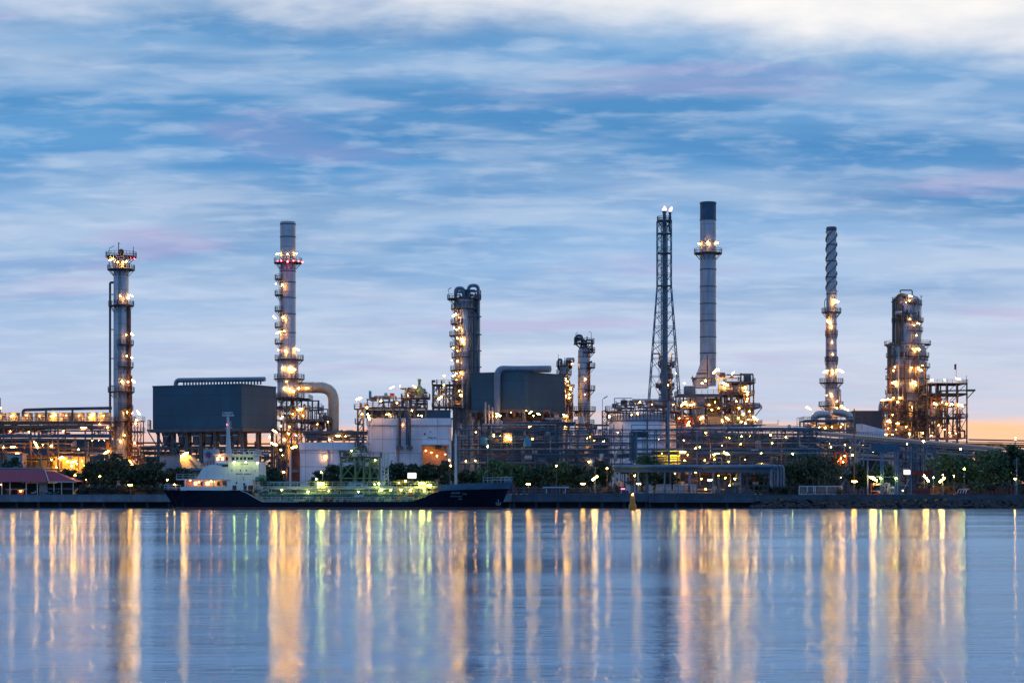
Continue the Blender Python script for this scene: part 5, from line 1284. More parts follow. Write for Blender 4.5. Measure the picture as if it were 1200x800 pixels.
# long shelter
Y = 490
t = thing('quay_shelter', 'long flat-roofed steel shelter with a pale blue roof edge on the quay', 'shelter', 820, Y)
part('roof', MB().pbox(719, 912, 546.6, 548.8, Y, 9), 'steel', t)
part('roof_edge', MB().rod(P(719, 546.2, Y-.2), P(904, 546.2, Y-.2), .42, 10).rod(P(719, 548.6, Y-.1), P(904, 548.6, Y-.1), .15, 6), 'pale_blue_pipe', t)
part('fascia', MB().pbox(720, 908, 548.9, 553, Y+.3, .3), 'blue_steel', t)
for i, px in enumerate((721, 733, 748, 759, 779, 787, 808.5, 818, 836, 844, 868, 878)):
    part('post', MB().bar((X(px, Y), Y+.6+(i % 2)*3, GZ), (X(px, Y), Y+.6+(i % 2)*3, Z(548.8, Y)), .38 if i % 3 else .55), 'blue_steel' if i % 2 else 'pale_blue_pipe', t)
for k in range(5):
    px = 903.5+k*3.6
    gooseneck(t, [P(px-9, 545.8-.02*k, Y+.5+k*.5), P(px, 545.8-.02*k, Y+.5+k*.5), P(px, 572, Y+.5+k*.5)], .33, ['pale_blue_pipe', 'blue_steel'][k % 2], 'bent_pipe')
part('handrail', MB().rail([P(760, 579.8, Y-2), P(900, 579.8, Y-2)], 2.2, 3.4, .1), 'blue_steel', t)
clutter(t, 722, 760, 552, 578, Y+4, 4, 18, 301, ['dark_pipe', 'steel', 'blue_steel'], .1, .25)
clutter(t, 790, 900, 552, 578, Y+4, 4, 40, 302, ['dark_pipe', 'rust_steel', 'steel', 'cream_cladding', 'blue_steel'], .08, .25)
lamps(t, Y+3, '798,549.5,white,dot; 791,554.5,white,dot; 842,557,warm,dot; 850,560,warm,dot; 822,561,orange,dot; 855,569,lime,dot; 827,573,warm,dot; 815,553,orange,dot')
lamps(t, Y-1.2, '730,572.5,pink,tube')
for a, b_, lb in ((769.5, 778, 'pale metal sheet gate, first under the shelter'), (780.5, 786.3, 'narrow pale gate panel with a diagonal brace under the shelter'), (789, 803.5, 'wide pale gate panel at the middle of the shelter'), (809.5, 815.5, 'narrow pale mesh panel right of the wide gate')):
    tp = thing('gate_panel', lb, 'gate', (a+b_)/2, Y-.8)
    part('sheet', MB().pbox(a+.3, b_-.3, 568.3, 579.4, Y-.7, .06), 'grey_cladding', tp)
    part('frame', MB().rail([P(a, 579.6, Y-.8), P(b_, 579.6, Y-.8)], 2.45, 1.5, .12).bar(P(a, 579.4, Y-.8), P(b_, 568, Y-.8), .08), 'fence_white', tp)

# white fence, railings
Y = 486
t = thing('mesh_fence', 'white framed mesh fence left of the four-post gantry', 'fence', 960, Y)
part('frame', MB().bar(P(936.5, 569.5, Y), P(986.5, 569.5, Y), .18).bar(P(936.5, 579, Y), P(986.5, 579, Y), .12), 'fence_white', t)
for px in (936.5, 946, 953.5, 955.5, 969, 986.5): part('post', MB().bar(P(px, 580, Y), P(px, 569.3, Y), .2), 'fence_white', t)
b = MB()
for k in range(60): b.bar(P(937+k*.83, 579, Y+.1), P(937+k*.83, 569.6, Y+.1), .025)
part('mesh', b, 'fence_white', t)
t = thing('red_railing', 'rusty red pipe railing along the right quay, right of the red crate', 'railing', 1160, QY+1.5)
part('rail', MB().rail([P(1140, 580.2, QY+1), P(1181, 580.2, QY+1)], 1.0, 1.2, .13), 'red_paint', t)
part('frame', MB().bar(P(1167, 581, QY+.6), P(1167, 571.5, QY+.6), .2).bar(P(1167, 572, QY+.6), P(1185, 572, QY+.6), .2).bar(P(1185, 581, QY+.6), P(1185, 572, QY+.6), .2).bar(P(1167, 575, QY+.6), P(1185, 575, QY+.6), .12), 'red_paint', t)
t = thing('red_railing', 'low red railing between the white fence and the four-post gantry', 'railing', 1008, QY+1.5)
part('rail', MB().rail([P(946, 580.6, QY+1.2), P(1016, 580.6, QY+1.2)], .9, 1.4, .12), 'red_paint', t)
t = thing('red_railing', 'red panel railing just right of the four-post gantry', 'railing', 1080, 487)
part('rail', MB().rail([P(1070, 579.5, 487), P(1120, 579.5, 487)], 1.6, 1.8, .12).pbox(1071, 1090, 573, 579, 487.2, .1), 'red_paint', t)
# red crate with white hoops
Y = 482.5
t = thing('mooring_cabin', 'small red cabin with white hooped bars on the right quay', 'cabin', 1131, Y)
part('body', MB().pbox(1121, 1131.5, 575.5, 580.5, Y, 1.6).extr([(X(1131, Y), Z(580.5, Y)), (X(1139.5, Y), Z(580.5, Y)), (X(1139, Y), Z(574.2, Y)), (X(1136.5, Y), Z(572.6, Y)), (X(1132, Y), Z(573.2, Y))], Y-.1, Y+1.8), 'red_paint', t)
for k in range(4):
    px = 1122+k*3.2
    part('hoop', MB().tube([P(px, 578, Y-.2), P(px+1, 574, Y-.2), P(px+2.4, 572.8, Y-.2), P(px+4.2, 572.6, Y-.2)], .1, 6), 'fence_white', t, True)
part('window', MB().pbox(1132.8, 1135.6, 574.8, 577, Y-.16, .05), 'glass_dark', t)

# four-post gantry
Y = 487
t = thing('steel_gantry', 'blue four-post steel gantry with lit floodlights on the quay', 'gantry', 1036, Y)
part('top_beam', MB().pbox(1015, 1055, 526.5, 529, Y, 4).pbox(1021, 1054, 519.5, 526.4, Y+2, 3), 'blue_steel', t)
for px in (1017, 1032.5, 1035, 1049.5, 1052): part('post', MB().bar((X(px, Y), Y+.2, GZ), (X(px, Y), Y+.2, Z(529, Y)), .32), 'pale_blue_pipe', t)
part('cross_beam', MB().pbox(1017, 1052, 558, 559, Y-.1, .25), 'pale_blue_pipe', t)
part('step', MB().bar(P(1060, 572, Y), P(1068, 558, Y), .25).bar(P(1068, 579, Y), P(1068, 530, Y), .25), 'pale_blue_pipe', t)
clutter(t, 1018, 1052, 566, 580, Y-.5, 3, 22, 311, ['fence_white', 'silver_pipe', 'red_paint', 'blue_steel'], .06, .15)
lamps(t, Y-.6, '1032,560.3,lime; 1050,560.3,lime; 1025,561,white,tube,-40; 1022,560,white,tube,-30; 1058,574.5,cold,dot')
single('white_sign_box', MB().slot(0).pbox(1059.5, 1066.5, 550.5, 555.5, 497, .3).slot(1).pbox(1059, 1067, 550, 556, 497.31, .3).slot(1).pbox(1062.6, 1063.4, 556, 579, 497.35, .2), ['lit_board', 'steel'], 'glaring white lit board on a post right of the four-post gantry', 'sign', 1063, 497)
single('white_sign_box', MB().slot(0).pbox(478, 487.5, 554, 560, 499, .3).slot(1).pbox(477.3, 488.2, 553.3, 560.7, 499.31, .3).slot(1).pbox(482, 483.5, 560.7, 579, 499.35, .2), ['lit_board', 'steel'], 'bright white lit board before the tall white building', 'sign', 483, 499)

# jetty loading frame
Y = 497
t = thing('jetty_structure', 'green braced steel jetty frame behind the tanker deck', 'frame', 421, Y)
steelwork(t, [399, 416, 426, 433, 444], [535.5, 541, 560, 579], Y, 4, 'green_paint', .3, 1.0, 321)
floor_deck(t, 398, 446, 535.5, Y, 4)
clutter(t, 400, 444, 528, 545, Y, 4, 26, 322, ['steel', 'green_paint', 'silver_pipe', 'dark_pipe'], .08, .25)
gooseneck(t, [P(422, 535, Y+1), P(422, 522, Y+1), P(428, 522, Y+1), P(430, 530, Y+1)], .3, 'dark_pipe')
gooseneck(t, [P(414, 535, Y+2), P(414, 527, Y+2), P(419, 524, Y+2)], .3, 'green_paint')
lamps(t, Y-.8, '412,528,green,dot; 440,539,green,dot')
single('bench_wall', MB().pbox(636, 667, 570, 571.6, 486, .8).pbox(640, 641, 571.6, 579.5, 486.1, .6).pbox(662, 663, 571.6, 579.5, 486.1, .6), 'ship_blue', 'long pale blue bench wall on the quay beside the tall orange lamp', 'bench', 651, 486)
t = thing('quay_railing', 'thin grey pipe railing along the quay between the ship bow and the buoy', 'railing', 660, QY+.6)
part('rail', MB().rail([P(592, 579, QY+.7), P(720, 579, QY+.7)], 1.5, 4, .07), 'pale_blue_pipe', t)

# lamp posts: (column, row of the lamp, depth, colour, shape, label)
for px, py, Yk, c, sh, lb in [
    (619, 567, 484, 'warm', 'tube', 'short quay lamp with a warm tube just right of the ship bow'),
    (683, 566.5, 484, 'warm', 'tube', 'short quay lamp with a warm tube left of the shelter'),
    (748.3, 566.5, 484, 'white', 'tube', 'short quay lamp with a tube behind the orange buoy'),
    (832, 562.3, 484, 'white', 'tube', 'short quay lamp with a tube at the middle of the shelter'),
    (861, 561, 484, 'white', 'bulb', 'short quay lamp with a round white globe near the shelter right end'),
    (1001.5, 564, 483.5, 'warm', 'tube', 'short quay lamp with a warm tube left of the four-post gantry'),
    (744, 557, 486, 'lime', 'bulb', 'yellow-green street lamp inside the left end of the shelter'),
    (1130, 549, 490, 'lime', 'bulb', 'yellow-green street lamp above the red cabin'),
    (652, 545.5, 492, 'orange', 'bulb', 'orange street lamp among the trees right of the ship bow'),
    (711.5, 548.5, 489, 'orange', 'bulb', 'orange street lamp at the left corner of the shelter'),
    (571.5, 523, 500, 'green', 'bulb', 'tall lamp mast with a pale green light behind the bow'),
    (697, 560, 486, 'white', 'tube', 'leaning tube lamp left of the shelter on a thin pole'),
    (92, 526.5, 515, 'white', 'bulb', 'tall glaring white floodlight mast before the air cooler rack'),
    (1082, 517, 500, 'white', 'bulb', 'tall pole with a small white light under the pipe bridge'),
    (1126, 526, 515, 'lime', 'bulb', 'pale yellow street lamp behind the green trees at right'),
    (1083, 557.5, 490, 'warm', 'bulb', 'low warm lamp right of the lit white board'),
    (1105, 556, 491, 'white', 'dot', 'small white lamp above the hedge, left one of two'),
    (1118, 557.5, 491, 'white', 'dot', 'small white lamp above the hedge, beside the yellow-green street lamp'),
    (1086.5, 561.5, 489, 'white', 'tube', 'tilted white tube lamp leaning left at the hedge end'),
    (1104, 562, 489, 'white', 'tube', 'tilted white tube lamp leaning right at the hedge'),
    (1094, 559, 491, 'white', 'dot', 'small white lamp between the two tilted tube lamps'),
    (152.5, 568, 487.5, 'warm', 'tube', 'low warm tube lamp on top of the left hedge'),
    (88, 556.5, 498, 'warm', 'bulb', 'warm lamp at the right tip of the pavilion roof'),
    (101, 562, 498, 'orange', 'dot', 'small orange lamp in the shrubs right of the pavilion'),
    (117, 558, 497, 'warm', 'dot', 'small warm lamp under the big tree left of the hedge'),
    (196, 562, 492, 'warm', 'bulb', 'warm lamp behind the tanker stern'),
    (1189.5, 561, 489, 'white', 'bulb', 'white lamp at the far right beside the bare grey pole'),
    (526.5, 539, 500, 'orange', 'bulb', 'orange lamp just left of the pale foremast'),
    (528, 545.5, 499, 'orange', 'bulb', 'lower orange lamp beside the pale foremast'),
    (535, 538, 501, 'orange', 'dot', 'small orange lamp right of the pale foremast')]:
    t = thing('lamp_post', lb, 'lamp post', px, Yk, GZ, 'lamp posts along the quay')
    z = Z(py, Yk)
    b = MB().rod((X(px, Yk), Yk, GZ), (X(px, Yk), Yk, z-.3), .09, 8, .06).lathe(X(px, Yk), Yk, [(.2, GZ), (.2, GZ+.25), (.1, GZ+.3)], 8)
    b.bar((X(px, Yk), Yk, z-.35), (X(px, Yk), Yk+.28, z-.1), .08)
    part('post', b, 'steel' if c in ('warm', 'orange') else 'pale_blue_pipe', t)
    tilt = {697: 35, 1086.5: -50, 1104: 40}.get(px, 0)
    lamp(t, px, py, Yk-.05, c, sh, tilt)
for px, yt, Yk, r, m, lb in [
    (1001, 479, 500, .22, 'brown_steel', 'tall bare brown pole left of the dark brown shed'),
    (1191.5, 536, 490, .15, 'pale_blue_pipe', 'bare grey pole near the right edge of the quay'),
    (697.5, 545, 488, .09, 'pale_blue_pipe', 'thin grey pole left of the shelter bush'),
    (1156, 528, 512, .12, 'pale_blue_pipe', 'thin pole among the green trees at right')]:
    b = MB().rod((X(px, Yk), Yk, GZ), (X(px, Yk), Yk, Z(yt, Yk)), r, 8, r*.7).box(X(px, Yk)-.6, X(px, Yk)+.6, Yk-.06, Yk+.06, Z(yt, Yk)-.7, Z(yt, Yk)-.55)
    single('utility_pole', b, m, lb, 'pole', px, Yk)

# channel buoy
Y = 436
t = thing('channel_buoy', 'orange channel buoy with a small light floating before the quay', 'buoy', 741.3, Y, 0)
s_ = Y/F
part('float', MB().lathe(X(741.3, Y), Y, [(4.2*s_, -.5), (4.5*s_, .15), (4.4*s_, 1.0), (3.4*s_, 1.35)], 20), 'orange_buoy', t, True)
part('tower', MB().lathe(X(741.3, Y), Y, [(3.3*s_, 1.35), (2.9*s_, 1.7), (2.7*s_, 2.9), (2.1*s_, 3.1), (.25, 3.2)], 12), 'orange_buoy', t, True)
part('lantern', MB().lathe(X(741.3, Y), Y, [(.22, 3.2), (.22, 3.3), (.1, 3.55)], 10), 'steel', t)
lamp(t, 741.5, 579, Y-.35, 'orange', 'dot')
# =================================================================== TANKER
YC = 459.0; SY = 452.0        # centreline and near side
def sx(px): return X(px, SY)
def sz(py): return Z(py, SY)
ship = thing('coastal_tanker', 'small navy-hulled tanker with a white wheelhouse aft moored along the quay', 'ship', 395, YC, 0)
# hull stations: column, deck row, half breadth at deck, at waterline
ST = [(187.5, 573.5, 3.6, 0.0), (192, 573.6, 4.6, .4), (200, 573.8, 5.8, 2.6), (214, 574, 6.6, 5.2), (240, 574.2, 7, 6.7), (282, 574.5, 7, 7), (289, 577, 7, 7), (297, 582, 7, 7), (307, 587.4, 7, 7),
      (350, 587.6, 7, 7), (400, 587.6, 7, 7), (440, 587.6, 7, 7), (482, 587.4, 7, 6.9), (494, 583.5, 7, 6.7), (506, 578.5, 6.9, 6.2), (516, 575, 6.7, 5.5), (530, 573.9, 6.3, 4.4), (550, 573.3, 5.4, 2.8), (568, 572.9, 4.1, 1.3), (582, 572.6, 2.5, .25), (592, 572.4, .9, .04), (596, 572.3, .12, .02)]
def stem(px, f):          # rake of the ends: f 0 at waterline, 1 at deck
    if px > 560: return px-(1-f)*10*((px-560)/36)
    if px < 214: return px+(1-f)*12*((214-px)/26.5)
    return px
b = MB(); LV = [(-.6, 0), (0.0, 0), (.45, .06), (1.0, .5), (1.0, 1.0)]
def hull_pt(st, j, side):
    px, dr, hd, hw_ = st; zd = Z(dr, SY)
    zs = [-.6, .45, .46, .46+(zd-.46)*.5, zd]; fs = [0, .12, .12, .55, 1]
    f = fs[j]; h = hw_+(hd-hw_)*(f**1.3)
    return (sx(stem(px, f)), YC+side*h, zs[j])
n = len(ST)
for side in (-1, 1):
    for i in range(n-1):
        for j in range(4):
            q = [hull_pt(ST[i], j, side), hull_pt(ST[i+1], j, side), hull_pt(ST[i+1], j+1, side), hull_pt(ST[i], j+1, side)]
            b.slot(1 if j < 1 else 0).add(q, [(0, 1, 2, 3) if side < 0 else (3, 2, 1, 0)])
for i in (0, n-1):
    for j in range(4):
        q = [hull_pt(ST[i], j, -1), hull_pt(ST[i], j+1, -1), hull_pt(ST[i], j+1, 1), hull_pt(ST[i], j, 1)]
        b.slot(1 if j < 1 else 0).add(q, [(0, 1, 2, 3)])
b.slot(2)
for i in range(n-1):
    q = [hull_pt(ST[i], 4, -1), hull_pt(ST[i+1], 4, -1), hull_pt(ST[i+1], 4, 1), hull_pt(ST[i], 4, 1)]
    b.add([(p[0], p[1], p[2]-.01) for p in q], [(0, 1, 2, 3)])
hull = part('hull', b, ['hull_navy', 'hull_red', 'ship_green'], ship)
k = MB()
for a, c in zip(ST[5:9], ST[6:10]): k.bar(hull_pt(a, 4, -1), hull_pt(c, 4, -1), .16)
part('sheer_trim', k, 'pale_mast', ship)
# bow bulwark (pale blue) flaring above the hull
BW = [(518, 574.7, 568.6), (541, 573.6, 566.2), (560, 573.1, 565.6), (578, 572.7, 565), (590, 572.4, 564.6), (597.5, 572.2, 564.4)]
HB = {518: (6.7, 6.8), 541: (5.9, 6.2), 560: (4.7, 5.2), 578: (3.0, 3.8), 590: (1.2, 2.1), 597.5: (.1, .5)}
b = MB()
for side in (-1, 1):
    for (p0, d0, t0), (p1, d1, t1) in zip(BW, BW[1:]):
        e0 = p0+(p0-518)/79.5*3.6; e1 = p1+(p1-518)/79.5*3.6
        o4 = [(sx(p0), YC+side*HB[p0][0], Z(d0, SY)), (sx(p1), YC+side*HB[p1][0], Z(d1, SY)), (sx(e1), YC+side*HB[p1][1], Z(t1, SY)), (sx(e0), YC+side*HB[p0][1], Z(t0, SY))]
        i4 = [(x, y-side*.15, z) for x, y, z in o4]
        b.add(o4+i4, [(0, 1, 2, 3), (7, 6, 5, 4), (3, 2, 6, 7), (0, 3, 7, 4), (1, 5, 6, 2)])
part('bow_bulwark', b, 'bulwark_blue', ship)
part('forecastle_deck', MB().prism([(sx(536), YC-6, 0)[:2], (sx(562), YC-4.4), (sx(592), YC-1), (sx(592), YC+1), (sx(562), YC+4.4), (sx(536), YC+6)], Z(570, SY), Z(569.2, SY)), 'ship_green', ship)
k = MB().rail([(sx(566), YC-4.8, Z(565.6, SY)), (sx(582), YC-3.4, Z(565, SY)), (sx(601), YC-.7, Z(564.5, SY)), (sx(601), YC+.7, Z(564.5, SY)), (sx(582), YC+3.4, Z(565, SY))], 1.15, 1.2, .09)
part('bow_railing', k, 'pale_mast', ship)
b = MB()
for i, (xx, w_) in enumerate([(594, .7), (597.5, .9)]): b.box(sx(xx)-w_/2, sx(xx)+w_/2, YC-1, YC-.2, Z(565, SY), Z(559.5, SY))
part('windlass', b, 'bulwark_blue', ship)
part('anchor', MB().box(sx(583), sx(584.5), YC-2.6, YC-2.3, sz(592), sz(585)).tube([(sx(581), YC-2.5, sz(588.5)), (sx(582), YC-2.6, sz(591.5)), (sx(585.5), YC-2.5, sz(591.5)), (sx(586.5), YC-2.3, sz(588.5))], .16, 6), 'mark_white', ship)
# illegible faded name marks on the bow and the wheelhouse front
b = MB()
q = random.Random(3)
def marks(b, xa, xb, py, h, y, m=0, gap=.22):
    x = xa
    while x < xb:
        w_ = q.uniform(.7, 1.2); sh = q.randint(0, 2)
        x0, x1 = sx(x), sx(min(xb, x+w_))
        z0, z1 = sz(py+h/2), sz(py-h/2)
        b.box(x0, x0+.07, y-.03, y+.01, z0, z1)
        if sh != 1: b.box(x0+.071, x1, y-.03, y+.01, z1-.08, z1)
        if sh != 0: b.box(x1-.07, x1, y-.03, y+.01, z0, z1-.081)
        if sh == 2: b.box(x0+.071, x1-.071, y-.03, y+.01, z0, z0+.08)
        x += w_+gap+.15
def hull_y(px): 
    for a, c in zip(ST, ST[1:]):
        if a[0] <= px <= c[0]: return YC-(a[2]+(c[2]-a[2])*(px-a[0])/(c[0]-a[0]))
yb_ = hull_y(540)
for xa, xb, py, h in ((528.5, 539, 577.4, 2.2), (527.5, 541.5, 581.3, 1.6), (541.5, 547, 578.6, 2.2), (537, 540.5, 584.3, 2.0)):
    mid = (xa+xb)/2; hh = hull_y(mid)
    dz_ = (580-577)*.0
    marks(b, xa, xb, py, h, hh+(1.05 if py > 583 else .62 if py > 580 else .35)-.25)
part('bow_lettering', b, 'mark_white', ship)

# ---- superstructure
dk = 'ship_white'
b = MB()
yn = SY+.35; yf = YC*2-yn
b.box(sx(211), sx(268), yn, yf, sz(574.4), sz(570))
part('lower_bulwark', b, dk, ship)
b = MB().box(sx(216), sx(270), yn+1.3, yf-1.3, sz(574), sz(561.9))
house = part('deckhouse', b, 'pink_wall', ship)
for px, w_ in ((228, 1.8), (235.5, 1.6), (242, 2.2), (254.5, 1.6), (262, 2)):
    part('window', MB().box(sx(px-w_), sx(px+w_), yn+1.22, yn+1.32, sz(568.3), sz(564)), 'lit_window' if px in (228, 242) else 'glass_dark', house)
for px in (216.5, 226, 238, 250, 266.5): part('post', MB().bar((sx(px), yn+.15, sz(570)), (sx(px), yn+.15, sz(562)), .3), dk, house)
part('boat_deck', MB().box(sx(206), sx(270), yn-.1, yf+.1, sz(562), sz(560.6)), dk, ship)
b = MB().extr([(sx(229.5), sz(560.5)), (sx(237.5), sz(548)), (sx(245), sz(544.5)), (sx(267), sz(543.5)), (sx(267), sz(560.5))], yn+.1, yf-.1)
part('funnel_casing', b, 'ship_white', ship)
b = MB().box(sx(267.2), sx(303), yn+.05, yf-.05, sz(562), sz(540.5)).box(sx(267.2), sx(296), yn+.05, yf-.05, sz(574), sz(562.01))
front = part('wheelhouse_block', b, dk, ship)
part('vent_slot', MB().box(sx(260), sx(267), yn-.02, yn+.12, sz(546.5), sz(543.6)), 'glass_dark', ship)
for px, py, w_, h_ in ((271.5, 551, 1.1, 2.1), (281.5, 551, .9, 2.4), (288.5, 551, .9, 2.4), (298.5, 551.5, .8, 1.6), (285, 558.7, 1.3, 1.1), (285.5, 561.5, 1.3, 1.1), (277, 565.5, 1.6, 2.2), (286, 567, 2.4, 2.6)):
    part('window', MB().box(sx(px-w_/2), sx(px+w_/2), yn-.02, yn+.04, sz(py+h_/2), sz(py-h_/2)), 'glass_dark', front)
for px, w_ in ((274.5, 4.5), (287, 3.5), (293.5, 6)): part('door', MB().box(sx(px-w_/2), sx(px+w_/2), yn-.03, yn+.04, sz(573.5), sz(568.5)), 'hull_red', front)
b = MB(); marks(b, 276.5, 284, 555, 1.4, yn+.02); marks(b, 286, 293, 555, 1.2, yn+.02); marks(b, 282, 290, 543.4, 1.4, yn+.02)
part('front_lettering', b, 'mark_dark', front)
b = MB().box(sx(250), sx(267.1), yn+2, yf-2, sz(543.5), sz(533)).box(sx(267.12), sx(296), yn+1.2, yf-1.2, sz(540.5), sz(533))
br = part('bridge', b, dk, ship)
for px in (253.5, 259, 264): part('window', MB().box(sx(px-1.4), sx(px+1.4), yn+1.95, yn+2.05, sz(539), sz(535)), 'lit_window' if px < 262 else 'glass_dark', br)
for px in (272, 277, 281.5, 286, 290.5, 294): part('window', MB().box(sx(px-1.6), sx(px+1.6), yn+1.15, yn+1.25, sz(538.6), sz(535.2)), 'glass_dark', br)
part('bridge_roof', MB().box(sx(249), sx(298.5), yn+.6, yf-.6, sz(533), sz(531.8)), dk, ship)
k = MB().rail([(sx(264), yn+.8, sz(531.8)), (sx(298), yn+.8, sz(531.8)), (sx(298), yf-.8, sz(531.8))], 1.1, 1.2, .1)
part('roof_railing', k, 'pale_mast', ship)
k = MB().rail([(sx(206.5), yn, sz(560.6)), (sx(229), yn, sz(560.6))], 1.0, 1.4, .09).rail([(sx(190), YC-4, sz(573.6)), (sx(200), YC-5.8, sz(573.8)), (sx(211), YC-6.4, sz(574))], 1.1, 1.3, .09)
part('aft_railing', k, 'pale_mast', ship)
b = MB().box(sx(281), sx(283), YC-1, YC, sz(531.8), sz(529)).box(sx(287), sx(289), YC-1, YC, sz(531.8), sz(528.5)).ball((sx(294), YC, sz(529.5)), .5, 10, 6)
part('roof_equipment', b, dk, ship)
m_ = part('radar_mast', MB().rod((sx(262.5), YC, sz(532)), (sx(262), YC, sz(486)), .62, 10, .26).bar((sx(259.5), YC, sz(532)), (sx(261.9), YC, sz(517)), .3).bar((sx(266.5), YC, sz(532)), (sx(262.6), YC, sz(517)), .3), 'pale_mast', ship)
part('crosstree', MB().box(sx(255.5), sx(268.5), YC-.5, YC+.5, sz(486), sz(484.6)).rail([(sx(255.8), YC-.5, sz(484.6)), (sx(268.2), YC-.5, sz(484.6))], .6, .8, .08).box(sx(258), sx(266), YC-.15, YC+.15, sz(482.6), sz(481.6)).bar((sx(262), YC, sz(484.6)), (sx(262), YC, sz(481.6)), .2), 'pale_mast', m_)
part('yard', MB().bar((sx(259), YC, sz(500)), (sx(267), YC, sz(500)), .14).bar((sx(260), YC, sz(510)), (sx(266), YC, sz(510)), .14).bar((sx(265.4), YC, sz(500)), (sx(265.4), YC, sz(492)), .1), 'pale_mast', m_)
lamp(ship, 265.7, 497.3, YC-.5, 'red', 'dot')
# funnel with emblem
fy = YC-2.2
fn = part('funnel', MB().box(sx(234.5), sx(250.3), fy, fy+4.4, sz(547.5), sz(525.5)).box(sx(236), sx(238), fy+1, fy+2, sz(525.5), sz(523.8)).box(sx(245), sx(247), fy+1, fy+2, sz(525.5), sz(523.8)), 'funnel_buff', ship)
e = MB(); ex, ez = sx(240.3), sz(532)
for i in range(4):
    a = i*math.pi/4+.2; e.slot(1 if i == 3 else 0).bar((ex-.75*math.cos(a), fy-.05-.012*i, ez-.75*math.sin(a)), (ex+.75*math.cos(a), fy-.05-.012*i, ez+.75*math.sin(a)), .2)
e.slot(1).box(sx(241), sx(243), fy-.13, fy-.1, sz(535.3), sz(533.3))
part('emblem', e, ['logo_blue', 'logo_red'], fn)
part('davit_boat', MB().tube([(sx(252.5), yn+.4, sz(543)), (sx(254), yn+.4, sz(543.1)), (sx(263), yn+.4, sz(543.1)), (sx(265), yn+.4, sz(542.8))], [.1, .45, .45, .1], 10), 'ship_blue', ship, True)
part('raft_cradle', MB().rail([(sx(235), yn+.2, sz(547.5)), (sx(250), yn+.2, sz(544))], .9, .8, .12), 'logo_red', ship)
part('lifeboat', MB().tube([(sx(297.5), YC-6, sz(560)), (sx(299), YC-6, sz(560)), (sx(309), YC-6, sz(559.5)), (sx(312), YC-6, sz(559.6))], [.15, .7, .7, .15], 10), 'ship_green', ship, True)
lamps(ship, yn-1.7, '274.5,541.8,green; 301.5,542.3,green; 288,541.5,green,dot'); lamps(ship, yn+.3, '247.5,564,orange; 257.5,534,orange; 233,564.5,orange,dot; 251,564.5,lime,dot; 204.5,567.5,white,dot; 223,562.8,orange,dot')
# the light fittings stand off the block on brackets
part('lamp_bracket', MB().bar((sx(274.5), yn, sz(540.5)), (sx(274.5), yn-1.7, sz(540.5)), .12).bar((sx(301.5), yn, sz(541)), (sx(301.5), yn-1.7, sz(541)), .12).bar((sx(288), yn, sz(540.6)), (sx(288), yn-1.7, sz(540.6)), .12), dk, front)

# ---- cargo deck: catwalk, pipes, railing
dz_ = sz(587.6)
cw = part('catwalk', MB().box(sx(298), sx(512), YC-3.4, YC-2.2, sz(570.2), sz(569.2)).box(sx(298), sx(512), YC-3.5, YC-3.4, sz(571.6), sz(570.3)), 'ship_pipe', ship)
part('handrail', MB().rail([(sx(298), YC-3.4, sz(569.2)), (sx(512), YC-3.4, sz(569.2))], .95, 1.3, .1), 'ship_pipe', cw)
for px in range(302, 512, 14): part('catwalk_leg', MB().bar((sx(px), YC-3.3, dz_), (sx(px), YC-3.3, sz(571)), .16), 'ship_pipe', ship)
for k in range(7):
    px = [318, 356, 398, 428, 468, 486, 503][k]
    part('brace', MB().bar((sx(px), YC-3.5, dz_), (sx(px+9), YC-3.5, sz(576)), .13).bar((sx(px+18), YC-3.5, dz_), (sx(px+9), YC-3.5, sz(576)), .13).bar((sx(px-4), YC-3.5, sz(576)), (sx(px+14), YC-3.5, sz(576)), .1), 'ship_pipe', ship)
gooseneck(ship, [(sx(300), YC-4.6, dz_), (sx(300), YC-4.6, sz(578)), (sx(312), YC-4.6, sz(572.5)), (sx(500), YC-4.6, sz(572.5)), (sx(500), YC-4.6, sz(580))], .16, 'ship_pipe')
for k, (a, c, y_, py) in enumerate(((306, 500, -5.2, 580), (310, 492, -1.5, 577.5), (306, 506, 0, 575.5), (315, 480, 2, 574.5))):
    part('cargo_pipe', MB().rod((sx(a), YC+y_, sz(py)), (sx(c), YC+y_, sz(py)), .2, 8), ['ship_green', 'ship_pipe'][k % 2], ship, True)
clutter(ship, 302, 508, 570, 587, YC-5.8, 6, 130, 401, ['ship_green', 'ship_pipe', 'ship_pipe', 'yellow_paint', 'ship_pipe'], .06, .15)
k = MB().rail([(sx(300), YC-6.9, sz(584)), (sx(306), YC-6.95, dz_), (sx(484), YC-6.95, dz_)], 1.05, 1.35, .085)
part('deck_railing', k, 'ship_pipe', ship)
for i in range(22):
    px = 316+i*7.6
    part('rail_stay', MB().bar((sx(px), YC-6.6, dz_), (sx(px+2.6), YC-6.9, dz_+1.0), .09), 'pale_mast', ship)
part('canopy', MB().box(sx(312.5), sx(351.5), YC-2, YC+1.5, sz(565.4), sz(563.9)), 'ship_blue', ship)
for px in range(314, 352, 4): part('canopy_post', MB().bar((sx(px), YC-2, sz(569.2)), (sx(px), YC-2, sz(565.4)), .1), 'ship_blue', ship)
part('store_locker', MB().box(sx(406), sx(423), YC-1.6, YC, sz(569.2), sz(565.2)), 'ship_blue', ship)
dr = part('derrick_post', MB().bar((sx(449.3), YC-3, dz_), (sx(449.3), YC-3, sz(531)), .26).bar((sx(453.6), YC-3, dz_), (sx(453.6), YC-3, sz(531)), .26).box(sx(446.5), sx(456), YC-3.3, YC-2.7, sz(531), sz(530)), 'ship_pipe', ship)
b = MB()
for i in range(11): b.bar((sx(449.3), YC-3, sz(582-i*4.4)), (sx(453.6), YC-3, sz(582-i*4.4)), .14)
part('rung', b, 'ship_pipe', dr)
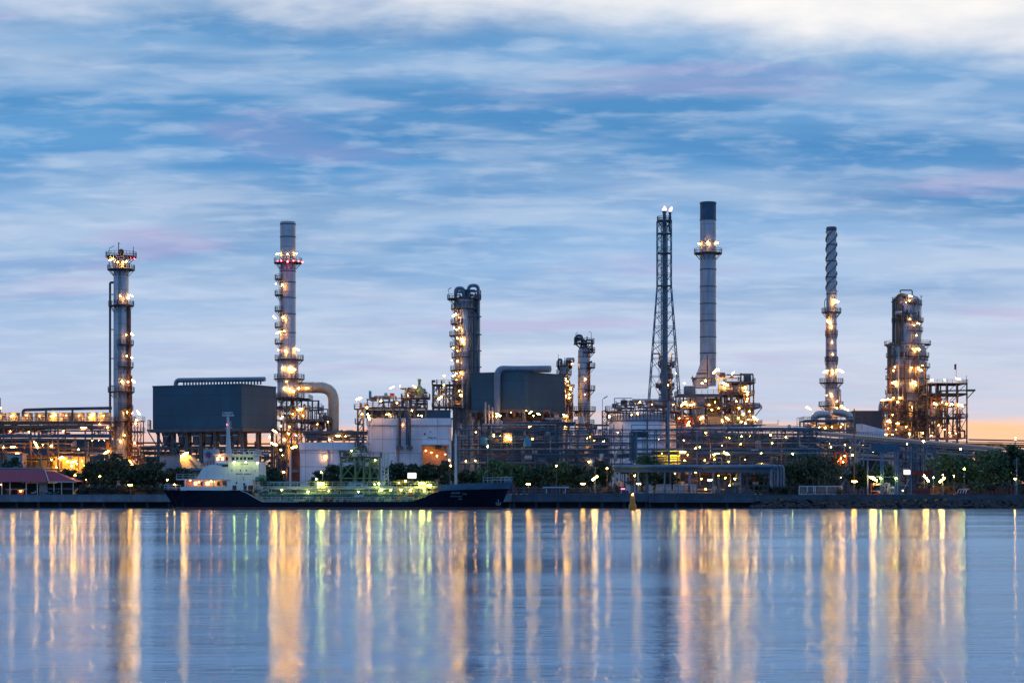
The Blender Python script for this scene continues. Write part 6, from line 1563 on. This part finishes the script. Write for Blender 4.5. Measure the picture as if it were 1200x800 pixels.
st_ = part('gangway_stair', MB().bar((sx(463), YC-4, dz_), (sx(468), YC-4, sz(562)), .2).bar((sx(466), YC-4, dz_), (sx(471), YC-4, sz(562)), .2).rail([(sx(464.5), YC-4.1, sz(569.2)), (sx(478), YC-4.1, sz(569.2))], 1.3, .8, .14), 'yellow_paint', ship)
part('deck_crate', MB().box(sx(478), sx(483), YC-4.4, YC-3, dz_, sz(577)), 'red_paint', ship)
for px in (447, 480, 365, 340): part('hatch', MB().lathe(sx(px), YC-5.6, [(.6, dz_), (.6, dz_+.8), (.35, dz_+1.0)], 12), 'ship_green', ship, True)
part('foremast', MB().rod((sx(533.3), YC, sz(573)), (sx(533.0), YC, sz(507)), .32, 12, .22).rod((sx(533.0), YC, sz(507)), (sx(533.0), YC, sz(503)), .1, 6).bar((sx(530.5), YC, sz(520)), (sx(535.5), YC, sz(520)), .14), 'pale_mast', ship)
part('fore_store', MB().box(sx(516), sx(529), YC-4, YC+3, sz(575), sz(567.5)), 'ship_green', ship)
lamps(ship, YC-4, '376.5,566.8,lime,tube; 370.5,561,green,dot; 376.5,553.5,green,dot; 494,566.5,lime,tube; 444,566.5,green,dot; 439,567,green,dot; 503,568.5,lime,tube; 468,565.5,lime,dot; 475,563.5,lime,dot')
lamps(ship, YC-5, '330,574,green,dot; 385,575,green,dot; 420,576,green,dot; 447,574,green; 458,574,green,dot; 470,574,lime,dot; 481,574.5,lime; 497,575,lime,dot; 361,576,green,dot; 345,575,cold,dot')  # lamps added among the deck pipes to light them yellow-green
for px, py in ((370.5, 561), (376.5, 553.5)): part('lamp_pole', MB().bar((sx(px), YC-3.9, sz(569)), (sx(px), YC-3.9, sz(py)), .1), 'ship_pipe', ship)
b = MB().tube([(sx(196), YC-5, sz(574.5)), (sx(192), YC+8, sz(576)), (sx(188), QY+.6, sz(577.5))], .05, 5)
part('mooring_line', b, 'cream_post', ship)

# =================================================================== RENDER
sc.render.engine = 'CYCLES'
sc.view_settings.view_transform = 'Standard'; sc.view_settings.look = 'None'
sc.view_settings.exposure = 0.18; sc.view_settings.gamma = 1.0
sc.view_settings.use_curve_mapping = False
cy = sc.cycles
cy.use_denoising = True; cy.max_bounces = 5; cy.diffuse_bounces = 2; cy.glossy_bounces = 3; cy.transmission_bounces = 1
cy.caustics_reflective = False; cy.caustics_refractive = False; cy.sample_clamp_indirect = 6.0; cy.sample_clamp_direct = 0
cy.filter_width = 1.5; cy.use_light_tree = True; cy.use_adaptive_sampling = False
try: cy.denoising_prefilter = 'ACCURATE'; cy.denoising_input_passes = 'RGB_ALBEDO_NORMAL'
except Exception: pass
try: cy.denoiser = 'OPENIMAGEDENOISE'
except Exception: pass
